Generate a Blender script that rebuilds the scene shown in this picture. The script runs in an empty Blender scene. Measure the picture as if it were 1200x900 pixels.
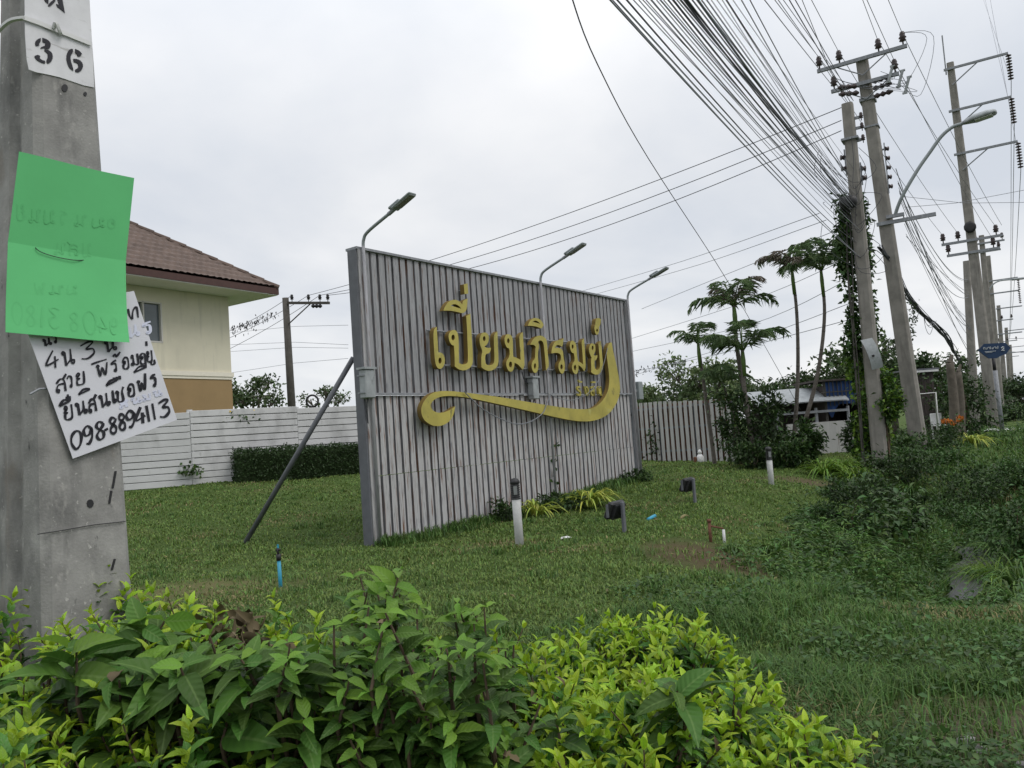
import bpy, math, random
import numpy as np
from mathutils import Vector

# ------------------------------------------------------------------ camera, sky, sun, exposure
SC = bpy.context.scene
COL = SC.collection
RAD = math.radians
FPX, PITCH, ROLL, EYE = 933.0, RAD(3.65), RAD(4.0), 1.6
CF = np.array([0, math.cos(PITCH), math.sin(PITCH)])
_R0 = np.array([1.0, 0, 0]); _U0 = np.array([0, -math.sin(PITCH), math.cos(PITCH)])
CR = math.cos(ROLL) * _R0 - math.sin(ROLL) * _U0
CU = math.cos(ROLL) * _U0 + math.sin(ROLL) * _R0
CAM = np.array([0, 0, EYE])
cd = bpy.data.cameras.new('camera'); cam = bpy.data.objects.new('camera', cd); COL.objects.link(cam)
from mathutils import Matrix
cam.matrix_world = Matrix(((CR[0], CU[0], -CF[0], 0), (CR[1], CU[1], -CF[1], 0), (CR[2], CU[2], -CF[2], EYE), (0, 0, 0, 1)))
cd.sensor_width = 36; cd.lens = FPX / 1200 * 36; cd.clip_start = 0.05; cd.clip_end = 6000
SC.camera = cam
SUN_EL, SUN_AZ = RAD(54), RAD(118)          # azimuth measured from +Y towards +X
w = bpy.data.worlds.new('World'); SC.world = w; w.use_nodes = True
nt = w.node_tree; N = nt.nodes; LK = nt.links; N.clear()
out = N.new('ShaderNodeOutputWorld'); bg = N.new('ShaderNodeBackground'); bg.inputs['Strength'].default_value = 0.1
sky = N.new('ShaderNodeTexSky'); sky.sky_type = 'NISHITA'; sky.sun_disc = False
sky.sun_elevation = SUN_EL; sky.sun_rotation = SUN_AZ
tc = N.new('ShaderNodeTexCoord'); sx = N.new('ShaderNodeSeparateXYZ'); LK.new(tc.outputs['Generated'], sx.inputs[0])
def wm(op, a, b=None):
    n = N.new('ShaderNodeMath'); n.operation = op
    for i, v in enumerate((a, b)):
        if v is None: continue
        if isinstance(v, (int, float)): n.inputs[i].default_value = v
        else: LK.new(v, n.inputs[i])
    return n.outputs[0]
den = wm('ADD', wm('MAXIMUM', sx.outputs[2], 0.0), 0.22)
cx = N.new('ShaderNodeCombineXYZ'); LK.new(wm('DIVIDE', sx.outputs[0], den), cx.inputs[0]); LK.new(wm('DIVIDE', sx.outputs[1], den), cx.inputs[1])
n1 = N.new('ShaderNodeTexNoise'); n1.inputs['Scale'].default_value = 0.95; n1.inputs['Detail'].default_value = 7; n1.inputs['Roughness'].default_value = 0.5; n1.inputs['Distortion'].default_value = 0.25
LK.new(cx.outputs[0], n1.inputs['Vector'])
cr = N.new('ShaderNodeValToRGB'); LK.new(n1.outputs[0], cr.inputs[0])
cr.color_ramp.elements[0].position = 0.36; cr.color_ramp.elements[0].color = (0.66, 0.70, 0.765, 1)
cr.color_ramp.elements[1].position = 0.66; cr.color_ramp.elements[1].color = (0.95, 0.95, 0.955, 1)
e = cr.color_ramp.elements.new(0.5); e.color = (0.79, 0.81, 0.845, 1)
sc10 = N.new('ShaderNodeVectorMath'); sc10.operation = 'SCALE'; sc10.inputs['Scale'].default_value = 9.6
LK.new(cr.outputs[0], sc10.inputs[0])
zr_ = N.new('ShaderNodeMapRange'); zr_.interpolation_type = 'SMOOTHSTEP'; zr_.inputs[1].default_value = 0.25; zr_.inputs[2].default_value = 0.95; zr_.inputs[3].default_value = 10.4; zr_.inputs[4].default_value = 18.0   # an overcast sky is brightest overhead
LK.new(sx.outputs[2], zr_.inputs[0]); LK.new(zr_.outputs[0], sc10.inputs['Scale'])
mx = N.new('ShaderNodeMix'); mx.data_type = 'RGBA'; mx.inputs[0].default_value = 0.93
LK.new(sky.outputs[0], mx.inputs[6]); LK.new(sc10.outputs[0], mx.inputs[7]); LK.new(mx.outputs[2], bg.inputs[0]); LK.new(bg.outputs[0], out.inputs[0])
sl = bpy.data.lights.new('sun', 'SUN'); sl.energy = 1.3; sl.angle = RAD(28); sl.color = (1, 0.96, 0.9)
so = bpy.data.objects.new('sun', sl); COL.objects.link(so)
sd = Vector((math.sin(SUN_AZ) * math.cos(SUN_EL), math.cos(SUN_AZ) * math.cos(SUN_EL), math.sin(SUN_EL)))
so.rotation_euler = sd.to_track_quat('Z', 'Y').to_euler(); so.location = (0, 0, 30)
SC.view_settings.view_transform = 'Standard'; SC.view_settings.look = 'None'
SC.view_settings.exposure = 0.0; SC.view_settings.gamma = 1.0; SC.view_settings.use_curve_mapping = False

# ------------------------------------------------------------------ helpers
rng = np.random.default_rng(7); random.seed(7)
def ray(px, py): return CF + (px - 600) / FPX * CR + (450 - py) / FPX * CU
def P(px, py, D): return CAM + ray(px, py) * D                   # photograph pixel at depth D -> world
def PP(px, py, p0, n):                                            # ... on a plane
    r = ray(px, py); return CAM + r * (np.dot(np.asarray(p0) - CAM, n) / np.dot(r, n))
def nrm(v): v = np.asarray(v, float); return v / max(1e-9, np.linalg.norm(v))

class MB:
    def __init__(s): s.v = []; s.f = []
    def add(s, vs, fs):
        b = len(s.v); s.v += [tuple(map(float, q)) for q in vs]; s.f += [tuple(i + b for i in q) for q in fs]; return s
    def box(s, c, sz, ax=None, bev=0.0):
        c = np.asarray(c, float); X, Y, Z = ax if ax is not None else np.eye(3)
        hx, hy, hz = [q / 2 for q in sz]
        if bev <= 0:
            vs = [c + X * i * hx + Y * j * hy + Z * k * hz for k in (-1, 1) for j in (-1, 1) for i in (-1, 1)]
            return s.add(vs, [(0, 2, 3, 1), (4, 5, 7, 6), (0, 1, 5, 4), (2, 6, 7, 3), (0, 4, 6, 2), (1, 3, 7, 5)])
        b = min(bev, hx * .9, hy * .9, hz * .9)
        ring = []
        for (z, i) in ((-hz, b), (-hz + b, 0), (hz - b, 0), (hz, b)):
            x, y = hx - i, hy - i
            cb = b if i == 0 else b * .6
            ring.append([(x - cb, y), (x, y - cb), (x, -y + cb), (x - cb, -y), (-x + cb, -y), (-x, -y + cb), (-x, y - cb), (-x + cb, y)])
        vs = []; 
        for (z, r) in zip((-hz, -hz + b, hz - b, hz), ring): vs += [c + X * p[0] + Y * p[1] + Z * z for p in r]
        fs = []
        for k in range(3):
            for i in range(8):
                j = (i + 1) % 8; fs.append((k * 8 + j, k * 8 + i, k * 8 + 8 + i, k * 8 + 8 + j))
        fs.append(tuple(range(8))); fs.append(tuple(reversed(range(24, 32))))
        return s.add(vs, fs)
    def tube(s, pts, r, n=8, cap=True):
        pts = [np.asarray(p, float) for p in pts]; rs = r if hasattr(r, '__len__') else [r] * len(pts)
        t0 = nrm(pts[1] - pts[0]); up = np.array([0, 0, 1.]) if abs(t0[2]) < .9 else np.array([1., 0, 0])
        u = nrm(np.cross(t0, up)); vs = []
        for i, p in enumerate(pts):
            t = nrm(pts[min(i + 1, len(pts) - 1)] - pts[max(i - 1, 0)])
            u = nrm(u - t * np.dot(u, t)); w_ = np.cross(t, u)
            vs += [p + rs[i] * (math.cos(2 * math.pi * k / n) * u + math.sin(2 * math.pi * k / n) * w_) for k in range(n)]
        fs = [(i * n + k, i * n + (k + 1) % n, (i + 1) * n + (k + 1) % n, (i + 1) * n + k) for i in range(len(pts) - 1) for k in range(n)]
        if cap: fs += [tuple(reversed(range(n))), tuple(range((len(pts) - 1) * n, len(pts) * n))]
        return s.add(vs, fs)
    def lathe(s, c, prof, n=14, axis=(0, 0, 1)):
        a = nrm(axis); pts = [np.asarray(c, float) + a * z for r, z in prof]
        up = np.array([1., 0, 0]) if abs(a[0]) < .9 else np.array([0, 1., 0]); u = nrm(np.cross(a, up)); v = np.cross(a, u)
        vs = [p + max(r, 1e-4) * (math.cos(2 * math.pi * k / n) * u + math.sin(2 * math.pi * k / n) * v) for p, (r, z) in zip(pts, prof) for k in range(n)]
        m = len(prof)
        fs = [(i * n + k, i * n + (k + 1) % n, (i + 1) * n + (k + 1) % n, (i + 1) * n + k) for i in range(m - 1) for k in range(n)]
        fs += [tuple(reversed(range(n))), tuple(range((m - 1) * n, m * n))]
        return s.add(vs, fs)
    def prism(s, poly, ext):                                       # poly: 3-D loop, ext: 3-D vector
        n = len(poly); ext = np.asarray(ext, float)
        vs = [np.asarray(p, float) for p in poly] + [np.asarray(p, float) + ext for p in poly]
        return s.add(vs, [tuple(reversed(range(n))), tuple(range(n, 2 * n))] + [(i, (i + 1) % n, n + (i + 1) % n, n + i) for i in range(n)])
    def build(s, name, m, parent=None, smooth=False): return mesh(name, s.v, s.f, m, parent, smooth)

def link(name, me, parent=None):
    o = bpy.data.objects.new(name, me); COL.objects.link(o)
    if parent is not None: o.parent = parent
    return o
def origin(parent):
    z = np.zeros(3)
    while parent is not None: z += np.array(parent.location); parent = parent.parent
    return z
def mesh(name, v, f, m, parent=None, smooth=False):
    me = bpy.data.meshes.new(name); off = origin(parent)
    v = np.asarray(v, float) - off
    me.from_pydata(v.tolist(), [], f); me.materials.append(m)
    if smooth: me.polygons.foreach_set('use_smooth', [True] * len(me.polygons))
    me.update(); return link(name, me, parent)
def npmesh(name, V, loops, sizes, mats, parent=None, midx=None, smooth=True):
    """V (n,3) world, loops flat indices, sizes per face"""
    me = bpy.data.meshes.new(name); V = np.asarray(V, np.float32) - origin(parent).astype(np.float32)
    me.vertices.add(len(V)); me.vertices.foreach_set('co', V.ravel())
    me.loops.add(len(loops)); me.loops.foreach_set('vertex_index', np.asarray(loops, np.int32))
    me.polygons.add(len(sizes)); st = np.concatenate([[0], np.cumsum(sizes)[:-1]]).astype(np.int32)
    me.polygons.foreach_set('loop_start', st)
    me.polygons.foreach_set('loop_total', np.asarray(sizes, np.int32))
    for m in (mats if isinstance(mats, (list, tuple)) else [mats]): me.materials.append(m)
    if midx is not None: me.polygons.foreach_set('material_index', np.asarray(midx, np.int32))
    me.polygons.foreach_set('use_smooth', np.full(len(sizes), smooth))
    me.update(calc_edges=True); me.validate(); return link(name, me, parent)
def tag(o, label, cat, group=None, kind=None):
    if label: o['label'] = label
    if cat: o['category'] = cat
    if group: o['group'] = group
    if kind: o['kind'] = kind
    return o
def thing(name, label, cat, loc, group=None):
    o = bpy.data.objects.new(name, None); COL.objects.link(o); o.location = tuple(map(float, loc)); o.empty_display_size = .2
    return tag(o, label, cat, group)
def struct(o): o['kind'] = 'structure'; return o
def copy_tree(o, parent=None):
    c = o.copy(); COL.objects.link(c); c.parent = parent
    for ch in list(o.children): copy_tree(ch, c)
    return c
def catmull(pts, k=6, closed=False):
    pts = [np.asarray(p, float) for p in pts]; n = len(pts); o = []
    rngi = range(n) if closed else range(n - 1)
    for i in rngi:
        g = (lambda j: pts[j % n]) if closed else (lambda j: pts[min(max(j, 0), n - 1)])
        a, b, c, d = g(i - 1), g(i), g(i + 1), g(i + 2)
        for t in np.arange(k) / k:
            o.append(.5 * ((2 * b) + (c - a) * t + (2 * a - 5 * b + 4 * c - d) * t * t + (3 * b - a - 3 * c + d) * t ** 3))
    if not closed: o.append(pts[-1])
    return o

# ------------------------------------------------------------------ materials
def mat(name, col, rough=.7, vein=0., metal=0., var=.15, scale=6., bump=0., bscale=40., island=0., trans=0., stain=None, stretch=None, hue=0.0, spec=.35):
    """procedural: base colour broken by two noises, optional stain colour, bump, per-leaf variation, translucency"""
    m = bpy.data.materials.new(name); m.use_nodes = True; t = m.node_tree; n = t.nodes; l = t.links
    b = n['Principled BSDF']; b.inputs['Roughness'].default_value = rough; b.inputs['Metallic'].default_value = metal
    b.inputs['Specular IOR Level'].default_value = spec
    co = n.new('ShaderNodeTexCoord'); vec = co.outputs['Object']
    if stretch:
        mp = n.new('ShaderNodeMapping'); mp.inputs['Scale'].default_value = stretch; l.new(vec, mp.inputs[0]); vec = mp.outputs[0]
    ns = n.new('ShaderNodeTexNoise'); ns.inputs['Scale'].default_value = scale; ns.inputs['Detail'].default_value = 6; ns.inputs['Roughness'].default_value = .62; l.new(vec, ns.inputs['Vector'])
    mr = n.new('ShaderNodeMapRange'); mr.inputs[1].default_value = .3; mr.inputs[2].default_value = .7; mr.inputs[3].default_value = 1 - var; mr.inputs[4].default_value = 1 + var; l.new(ns.outputs[0], mr.inputs[0])
    val = mr.outputs[0]
    hs = n.new('ShaderNodeHueSaturation'); hs.inputs['Color'].default_value = (*col, 1)
    if island:
        g = n.new('ShaderNodeNewGeometry'); m2 = n.new('ShaderNodeMapRange'); m2.inputs[3].default_value = 1 - island; m2.inputs[4].default_value = 1 + island; l.new(g.outputs['Random Per Island'], m2.inputs[0])
        mu = n.new('ShaderNodeMath'); mu.operation = 'MULTIPLY'; l.new(val, mu.inputs[0]); l.new(m2.outputs[0], mu.inputs[1]); val = mu.outputs[0]
        if hue:
            wn = n.new('ShaderNodeTexWhiteNoise'); wn.noise_dimensions = '1D'; l.new(g.outputs['Random Per Island'], wn.inputs['W'])
            m3 = n.new('ShaderNodeMapRange'); m3.inputs[3].default_value = .5 - hue; m3.inputs[4].default_value = .5 + hue; l.new(wn.outputs['Value'], m3.inputs[0]); l.new(m3.outputs[0], hs.inputs['Hue'])
    l.new(val, hs.inputs['Value']); c = hs.outputs[0]
    if stain:
        for (scol, lo, hi, ssc, sst) in stain:
            mp2 = n.new('ShaderNodeMapping'); mp2.inputs['Scale'].default_value = sst; l.new(co.outputs['Object'], mp2.inputs[0])
            n2 = n.new('ShaderNodeTexNoise'); n2.inputs['Scale'].default_value = ssc; n2.inputs['Detail'].default_value = 5; n2.inputs['Roughness'].default_value = .6; l.new(mp2.outputs[0], n2.inputs['Vector'])
            m4 = n.new('ShaderNodeMapRange'); m4.inputs[1].default_value = lo; m4.inputs[2].default_value = hi; l.new(n2.outputs[0], m4.inputs[0])
            mi = n.new('ShaderNodeMix'); mi.data_type = 'RGBA'; l.new(m4.outputs[0], mi.inputs[0]); l.new(c, mi.inputs[6]); mi.inputs[7].default_value = (*scol, 1); c = mi.outputs[2]
    if vein:                                                              # leaf midrib and side veins from the leaf's own coordinates
        at = n.new('ShaderNodeAttribute'); at.attribute_name = 'rib'; al = n.new('ShaderNodeAttribute'); al.attribute_name = 'along'
        mv = n.new('ShaderNodeMapRange'); mv.inputs[1].default_value = .05; mv.inputs[2].default_value = .13; mv.inputs[3].default_value = vein; mv.inputs[4].default_value = 0; l.new(at.outputs['Fac'], mv.inputs[0])
        a1 = n.new('ShaderNodeMath'); a1.operation = 'MULTIPLY_ADD'; l.new(at.outputs['Fac'], a1.inputs[0]); a1.inputs[1].default_value = -9; 
        a2 = n.new('ShaderNodeMath'); a2.operation = 'MULTIPLY'; l.new(al.outputs['Fac'], a2.inputs[0]); a2.inputs[1].default_value = 46; l.new(a2.outputs[0], a1.inputs[2])
        sn = n.new('ShaderNodeMath'); sn.operation = 'SINE'; l.new(a1.outputs[0], sn.inputs[0])
        mk = n.new('ShaderNodeMix'); mk.data_type = 'RGBA'; l.new(mv.outputs[0], mk.inputs[0]); l.new(c, mk.inputs[6]); mk.inputs[7].default_value = (.20, .30, .10, 1); c = mk.outputs[2]
        bv = n.new('ShaderNodeBump'); bv.inputs['Strength'].default_value = .22; bv.inputs['Distance'].default_value = .003; l.new(sn.outputs[0], bv.inputs['Height']); l.new(bv.outputs[0], b.inputs['Normal'])
    l.new(c, b.inputs['Base Color'])
    if bump:
        nb = n.new('ShaderNodeTexNoise'); nb.inputs['Scale'].default_value = bscale; nb.inputs['Detail'].default_value = 5; l.new(vec, nb.inputs['Vector'])
        bp = n.new('ShaderNodeBump'); bp.inputs['Strength'].default_value = bump; bp.inputs['Distance'].default_value = .02; l.new(nb.outputs[0], bp.inputs['Height']); l.new(bp.outputs[0], b.inputs['Normal'])
    if trans:
        tr = n.new('ShaderNodeBsdfTranslucent'); l.new(c, tr.inputs['Color']); ms = n.new('ShaderNodeMixShader'); ms.inputs[0].default_value = trans
        l.new(b.outputs[0], ms.inputs[1]); l.new(tr.outputs[0], ms.inputs[2]); l.new(ms.outputs[0], n['Material Output'].inputs[0])
    return m
M = dict(
    concrete=mat('concrete', (.25, .245, .235), .92, var=.28, scale=9, bump=.12, bscale=150, stain=[((.10, .10, .098), .54, .74, 5, (1.5, 1.5, .45)), ((.36, .35, .33), .58, .78, 26, (1, 1, .6)), ((.06, .06, .058), .67, .74, 30, (1, 1, .45)), ((.40, .39, .37), .64, .7, 60, (1, 1, 1)), ((.16, .125, .095), .60, .74, 2.6, (2, 2, .5))]),
    pole=mat('pole_concrete', (.24, .225, .205), .9, var=.2, scale=3, bump=.2, bscale=30, stain=[((.13, .12, .11), .52, .75, 2.0, (2, 2, .3))]),
    paint=mat('white_pole_paint', (.62, .62, .64), .8, var=.1, scale=12, stain=[((.36, .35, .34), .6, .7, 40, (.3, .3, 1.6))]),
    ink=mat('black_ink', (.012, .012, .018), .6), faded=mat('faded_ink', (.113, .475, .18), .75, var=.05, scale=5, trans=.1),
    ghost=mat('pale_blue_ink', (.56, .58, .70), .8, var=.1),
    green=mat('green_paper', (.12, .50, .19), .75, var=.05, scale=5, trans=.1),
    paper=mat('white_paper', (.66, .66, .71), .75, var=.05, scale=8, trans=.12),
    sheet=mat('weathered_grey_sheet', (.285, .287, .30), .6, var=.16, scale=3, stretch=(6, 6, .7), stain=[((.13, .07, .045), .575, .69, 3.0, (9, 9, .55)), ((.13, .135, .155), .55, .72, 3.6, (12, 12, .9))]),
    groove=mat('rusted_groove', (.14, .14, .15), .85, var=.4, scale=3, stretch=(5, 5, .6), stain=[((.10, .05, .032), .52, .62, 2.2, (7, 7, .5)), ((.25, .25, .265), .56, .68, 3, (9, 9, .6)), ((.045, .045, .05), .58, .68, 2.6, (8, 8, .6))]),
    paling=mat('greyed_paling', (.42, .415, .405), .85, var=.12, scale=2, stretch=(4, 4, .5), stain=[((.2, .17, .14), .58, .72, 2.4, (6, 6, .5))]),
    sheet_low=mat('peeling_white_sheet', (.41, .405, .41), .65, var=.16, scale=3, stretch=(6, 6, .7), stain=[((.15, .07, .04), .555, .65, 3.0, (9, 9, .5)), ((.17, .17, .185), .54, .68, 3.4, (11, 11, .9))]),
    steel_dark=mat('dark_grey_steel', (.11, .115, .13), .55, var=.15, stain=[((.15, .15, .155), .6, .8, 4, (3, 3, .6))]),
    steel=mat('galvanised_steel', (.23, .24, .26), .6, .0, var=.2, scale=10, stain=[((.36, .37, .39), .56, .7, 8, (3, 3, .6))]),
    gold=mat('gold_paint', (.43, .345, .064), .42, .15, var=.22, scale=1.8, spec=.5, stain=[((.27, .21, .045), .56, .78, 2.6, (1, 1, .8)), ((.13, .10, .035), .62, .72, 7, (1, 1, .45)), ((.50, .46, .16), .62, .74, 3.3, (1, 1, 1))]),
    gold_side=mat('shaded_gold_edge', (.17, .095, .022), .6, .1, var=.2, scale=4),  # letter sides: shade painted in as a darker gold than the face
    lamp=mat('lamp_grey', (.26, .28, .31), .5, .1, var=.1), black=mat('black_plastic', (.02, .02, .022), .5, var=.2), cable=mat('cable_black', (.05, .053, .062), .6),
    cable_grey=mat('cable_grey', (.20, .21, .235), .6), box=mat('pale_grey_box', (.30, .32, .33), .6, var=.2, stain=[((.13, .13, .13), .6, .8, 6, (3, 3, 1))]),
    wall=mat('white_wall_paint', (.54, .54, .545), .85, var=.1, scale=1.2, bump=.1, bscale=20, stain=[((.36, .36, .36), .54, .74, 1.6, (1, 1, .5)), ((.24, .235, .22), .66, .76, 2.2, (1, 1, .6))]),
    cream=mat('cream_render', (.62, .585, .465), .9, var=.07, scale=.8, bump=.08, bscale=15, stain=[((.50, .475, .385), .56, .76, 1.3, (2.5, 2.5, .25)), ((.36, .35, .31), .66, .8, 2.6, (3, 3, .3))]), ochre=mat('ochre_render', (.29, .20, .10), .9, var=.07, scale=1.4), trim=mat('cream_trim', (.72, .68, .58), .8, var=.04),
    tile=mat('brown_roof_tile', (.105, .074, .060), .75, var=.28, scale=3, bump=.2, bscale=12, island=.15), fascia=mat('dark_red_fascia', (.068, .033, .028), .55, var=.15), soffit=mat('white_soffit', (.78, .77, .76), .8, var=.04),
    glass=mat('window_glass', (.10, .12, .13), .08, var=.2, scale=1.5, spec=.6), alu=mat('window_frame', (.55, .53, .50), .5, var=.05), curtain=mat('curtain', (.32, .34, .35), .9, var=.2, scale=8, stretch=(3, 3, .2)),
    wood=mat('dark_wood_pole', (.075, .07, .062), .85, var=.25, scale=4), plank=mat('weathered_plank', (.06, .05, .046), .85, var=.35, scale=2, stretch=(6, 6, .6)),
    bark=mat('bark', (.11, .095, .078), .9, var=.3, scale=5, bump=.4, bscale=25), palmtrunk=mat('palm_trunk', (.12, .105, .092), .85, var=.3, scale=2, stretch=(1, 1, 5), bump=.3, bscale=20),
    insul=mat('brown_insulator', (.05, .035, .035), .35, var=.1), tarp=mat('blue_tarp', (.025, .07, .22), .6, var=.25, scale=4), white=mat('white_plastic', (.62, .62, .62), .6, var=.08, stain=[((.4, .4, .38), .6, .8, 3, (1, 1, 1))]),
    bluepipe=mat('blue_pvc', (.04, .28, .42), .45, var=.1), signblue=mat('sign_blue', (.012, .034, .085), .5, var=.1), signwhite=mat('sign_white', (.55, .58, .6), .5, var=.05),
    bollard=mat('white_bollard', (.55, .55, .55), .75, var=.1, scale=10, bump=.2, bscale=60, stain=[((.3, .29, .27), .58, .72, 14, (1, 1, .5))]), rust=mat('rust', (.12, .055, .032), .85, var=.35, scale=12),
    lens=mat('lamp_lens', (.20, .21, .21), .25, var=.1), orange=mat('orange_petal', (.50, .15, .02), .7, island=.25, trans=.3), yellowfl=mat('yellow_petal', (.75, .5, .03), .7, island=.2, trans=.3),
    asphalt=mat('asphalt', (.055, .055, .057), .9, var=.2, scale=9, bump=.2, bscale=90), soil=mat('soil', (.10, .07, .045), .95, var=.3),
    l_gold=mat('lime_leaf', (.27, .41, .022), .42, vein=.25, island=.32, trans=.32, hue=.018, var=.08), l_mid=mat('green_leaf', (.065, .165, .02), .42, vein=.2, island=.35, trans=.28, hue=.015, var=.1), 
    l_broad=mat('broad_leaf', (.060, .128, .022), .5, vein=.3, spec=.22, island=.38, trans=.25, hue=.015, var=.12), l_young=mat('young_broad_leaf', (.14, .27, .035), .5, vein=.3, spec=.25, island=.2, trans=.38, hue=.01),
    l_dark=mat('dark_leaf', (.034, .062, .02), .6, island=.45, trans=.2, hue=.02), l_tree=mat('tree_leaf', (.06, .095, .035), .6, island=.45, trans=.22, hue=.02), l_pale=mat('pale_tree_leaf', (.13, .18, .075), .6, island=.35, trans=.25, hue=.02),
    l_vine=mat('vine_leaf', (.043, .088, .02), .5, island=.5, trans=.25, hue=.025), l_lime=mat('bright_vine_leaf', (.13, .23, .03), .5, island=.4, trans=.3, hue=.02), l_hedge=mat('clipped_hedge_leaf', (.032, .062, .02), .55, island=.5, trans=.15),
    l_strap=mat('variegated_leaf', (.34, .40, .07), .5, island=.35, trans=.3, hue=.03), l_palm=mat('palm_leaflet', (.16, .235, .11), .5, island=.4, trans=.35, hue=.02), l_dry=mat('dry_palm_leaflet', (.23, .20, .165), .7, island=.35, trans=.15), 
    grass=mat('lawn_blade', (.122, .19, .042), .6, island=.5, trans=.28, hue=.028), tall=mat('tall_grass_blade', (.078, .15, .032), .6, island=.5, trans=.28, hue=.025), dryg=mat('dry_blade', (.22, .19, .09), .8, island=.4, trans=.2), 
    weed=mat('weed_leaf', (.05, .105, .026), .55, island=.5, trans=.25, hue=.02), stem=mat('brown_stem', (.085, .06, .04), .85, var=.3), gstem=mat('green_stem', (.09, .15, .035), .6, var=.2), deadleaf=mat('dead_leaf', (.105, .082, .045), .85, island=.4, trans=.1),
)
# ------------------------------------------------------------------ terrain (thin-plate spline through surveyed points)
RA = RAD(32.3); RD = np.array([math.sin(RA), math.cos(RA)]); RN = np.array([math.cos(RA), -math.sin(RA)])   # road direction, normal
_anch = [(427, 640, 12.9), (748, 560, 20.3), (609, 640, 11.1), (722, 622, 12.0), (806, 588, 15.2), (904, 567, 17.5), (690, 598, 15.4),
    (835, 632, 10.8), (330, 690, 9.0), (283, 637, 13.8), (150, 575, 22), (225, 568, 22.4), (410, 556, 24), (0, 590, 21), (752, 540, 28), (860, 541, 26), (895, 543, 23),
    (1050, 645, 13.4), (1100, 605, 17.8), (1112, 665, 11.4), (830, 655, 9.4), (900, 690, 7.8), (1000, 800, 4.7), (1180, 890, 3.6), (1195, 610, 10.9), (1195, 545, 20),
    (1150, 531, 26), (1180, 501, 48), (1000, 690, 9.6), (1035, 548, 21), (1075, 530, 25), (960, 575, 17), (985, 610, 14.5), (600, 700, 7.4), (700, 800, 4.8), (300, 740, 6.5), (930, 620, 12.6), (1020, 560, 20), (1130, 560, 22.5)]
_A = np.array([P(*a) for a in _anch])
_extra = np.array([[x, y, 0.0] for x, y in ((0, 0), (-3, 1), (3, 0.5), (0, -8), (-12, -6), (14, 2), (-14, 6), (10, -8), (8, 8), (20, 24), (35, 50), (-30, 45), (0, 50), (25, 70), (-20, 12), (55, 80), (5, 3.5))] )
_extra[11, 2] = .6; _extra[12, 2] = .4; _extra[6, 2] = .1; _extra[14, 2] = .3
_A = np.vstack([_A, _extra])
def _U(r2): return np.where(r2 > 1e-9, r2 * np.log(np.maximum(r2, 1e-9)), 0)
_n = len(_A); _K = _U(((_A[:, None, :2] - _A[None, :, :2]) ** 2).sum(-1)) + np.eye(_n) * 1.2
_Pm = np.c_[np.ones(_n), _A[:, :2]]; _L = np.block([[_K, _Pm], [_Pm.T, np.zeros((3, 3))]])
_W = np.linalg.solve(_L, np.r_[_A[:, 2], 0, 0, 0])
def bumps(x, y):
    return .018 * np.sin(1.9 * x + .7 * y + 1) * np.sin(1.3 * y - .6 * x) + .012 * np.sin(3.7 * x - 2.1 * y) + .01 * np.sin(5.3 * y + 3.1 * x + 2)
def h(x, y):
    x = np.asarray(x, float); y = np.asarray(y, float); sh = x.shape; x = x.ravel(); y = y.ravel(); z = np.zeros(len(x))
    for i in range(0, len(x), 20000):
        X = x[i:i + 20000]; Y = y[i:i + 20000]
        z[i:i + 20000] = _U((X[:, None] - _A[None, :, 0]) ** 2 + (Y[:, None] - _A[None, :, 1]) ** 2) @ _W[:_n] + _W[_n] + _W[_n + 1] * X + _W[_n + 2] * Y
    s_ = x * RD[0] + y * RD[1]; t_ = x * RN[0] + y * RN[1]; ss = lambda a, b, q: (lambda u: u * u * (3 - 2 * u))(np.clip((q - a) / (b - a), 0, 1))
    z = z - .62 * np.exp(-((t_ + .85 + .12 * np.sin(s_ * .9)) / .8) ** 2) * ss(7.4, 10.4, s_) * (1 - ss(26, 36, s_))     # the ditch channel
    r = np.hypot(x - 5, y - 20); fade = np.exp(-(np.maximum(0, r - 32) / 14) ** 2)
    t = x * RN[0] + y * RN[1]
    fade *= np.clip((4.0 - t) / 1.8, 0, 1)
    z = np.clip(z, -1.5, 1.1) * fade + bumps(x, y) * np.clip((3.6 - t) / 1, 0, 1) * (r < 60)
    return z.reshape(sh)
def hz(x, y): return float(h(np.array([x]), np.array([y]))[0])
def G(px, D, dz=0.0):                      # ground point below pixel column px at depth D (iterates along the column)
    py = 560.0
    for _ in range(12):
        p = P(px, py, D); z = hz(p[0], p[1]); py -= (z - p[2]) / D * FPX * .9
    p = P(px, py, D); p[2] = hz(p[0], p[1]) + dz; return p

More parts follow.
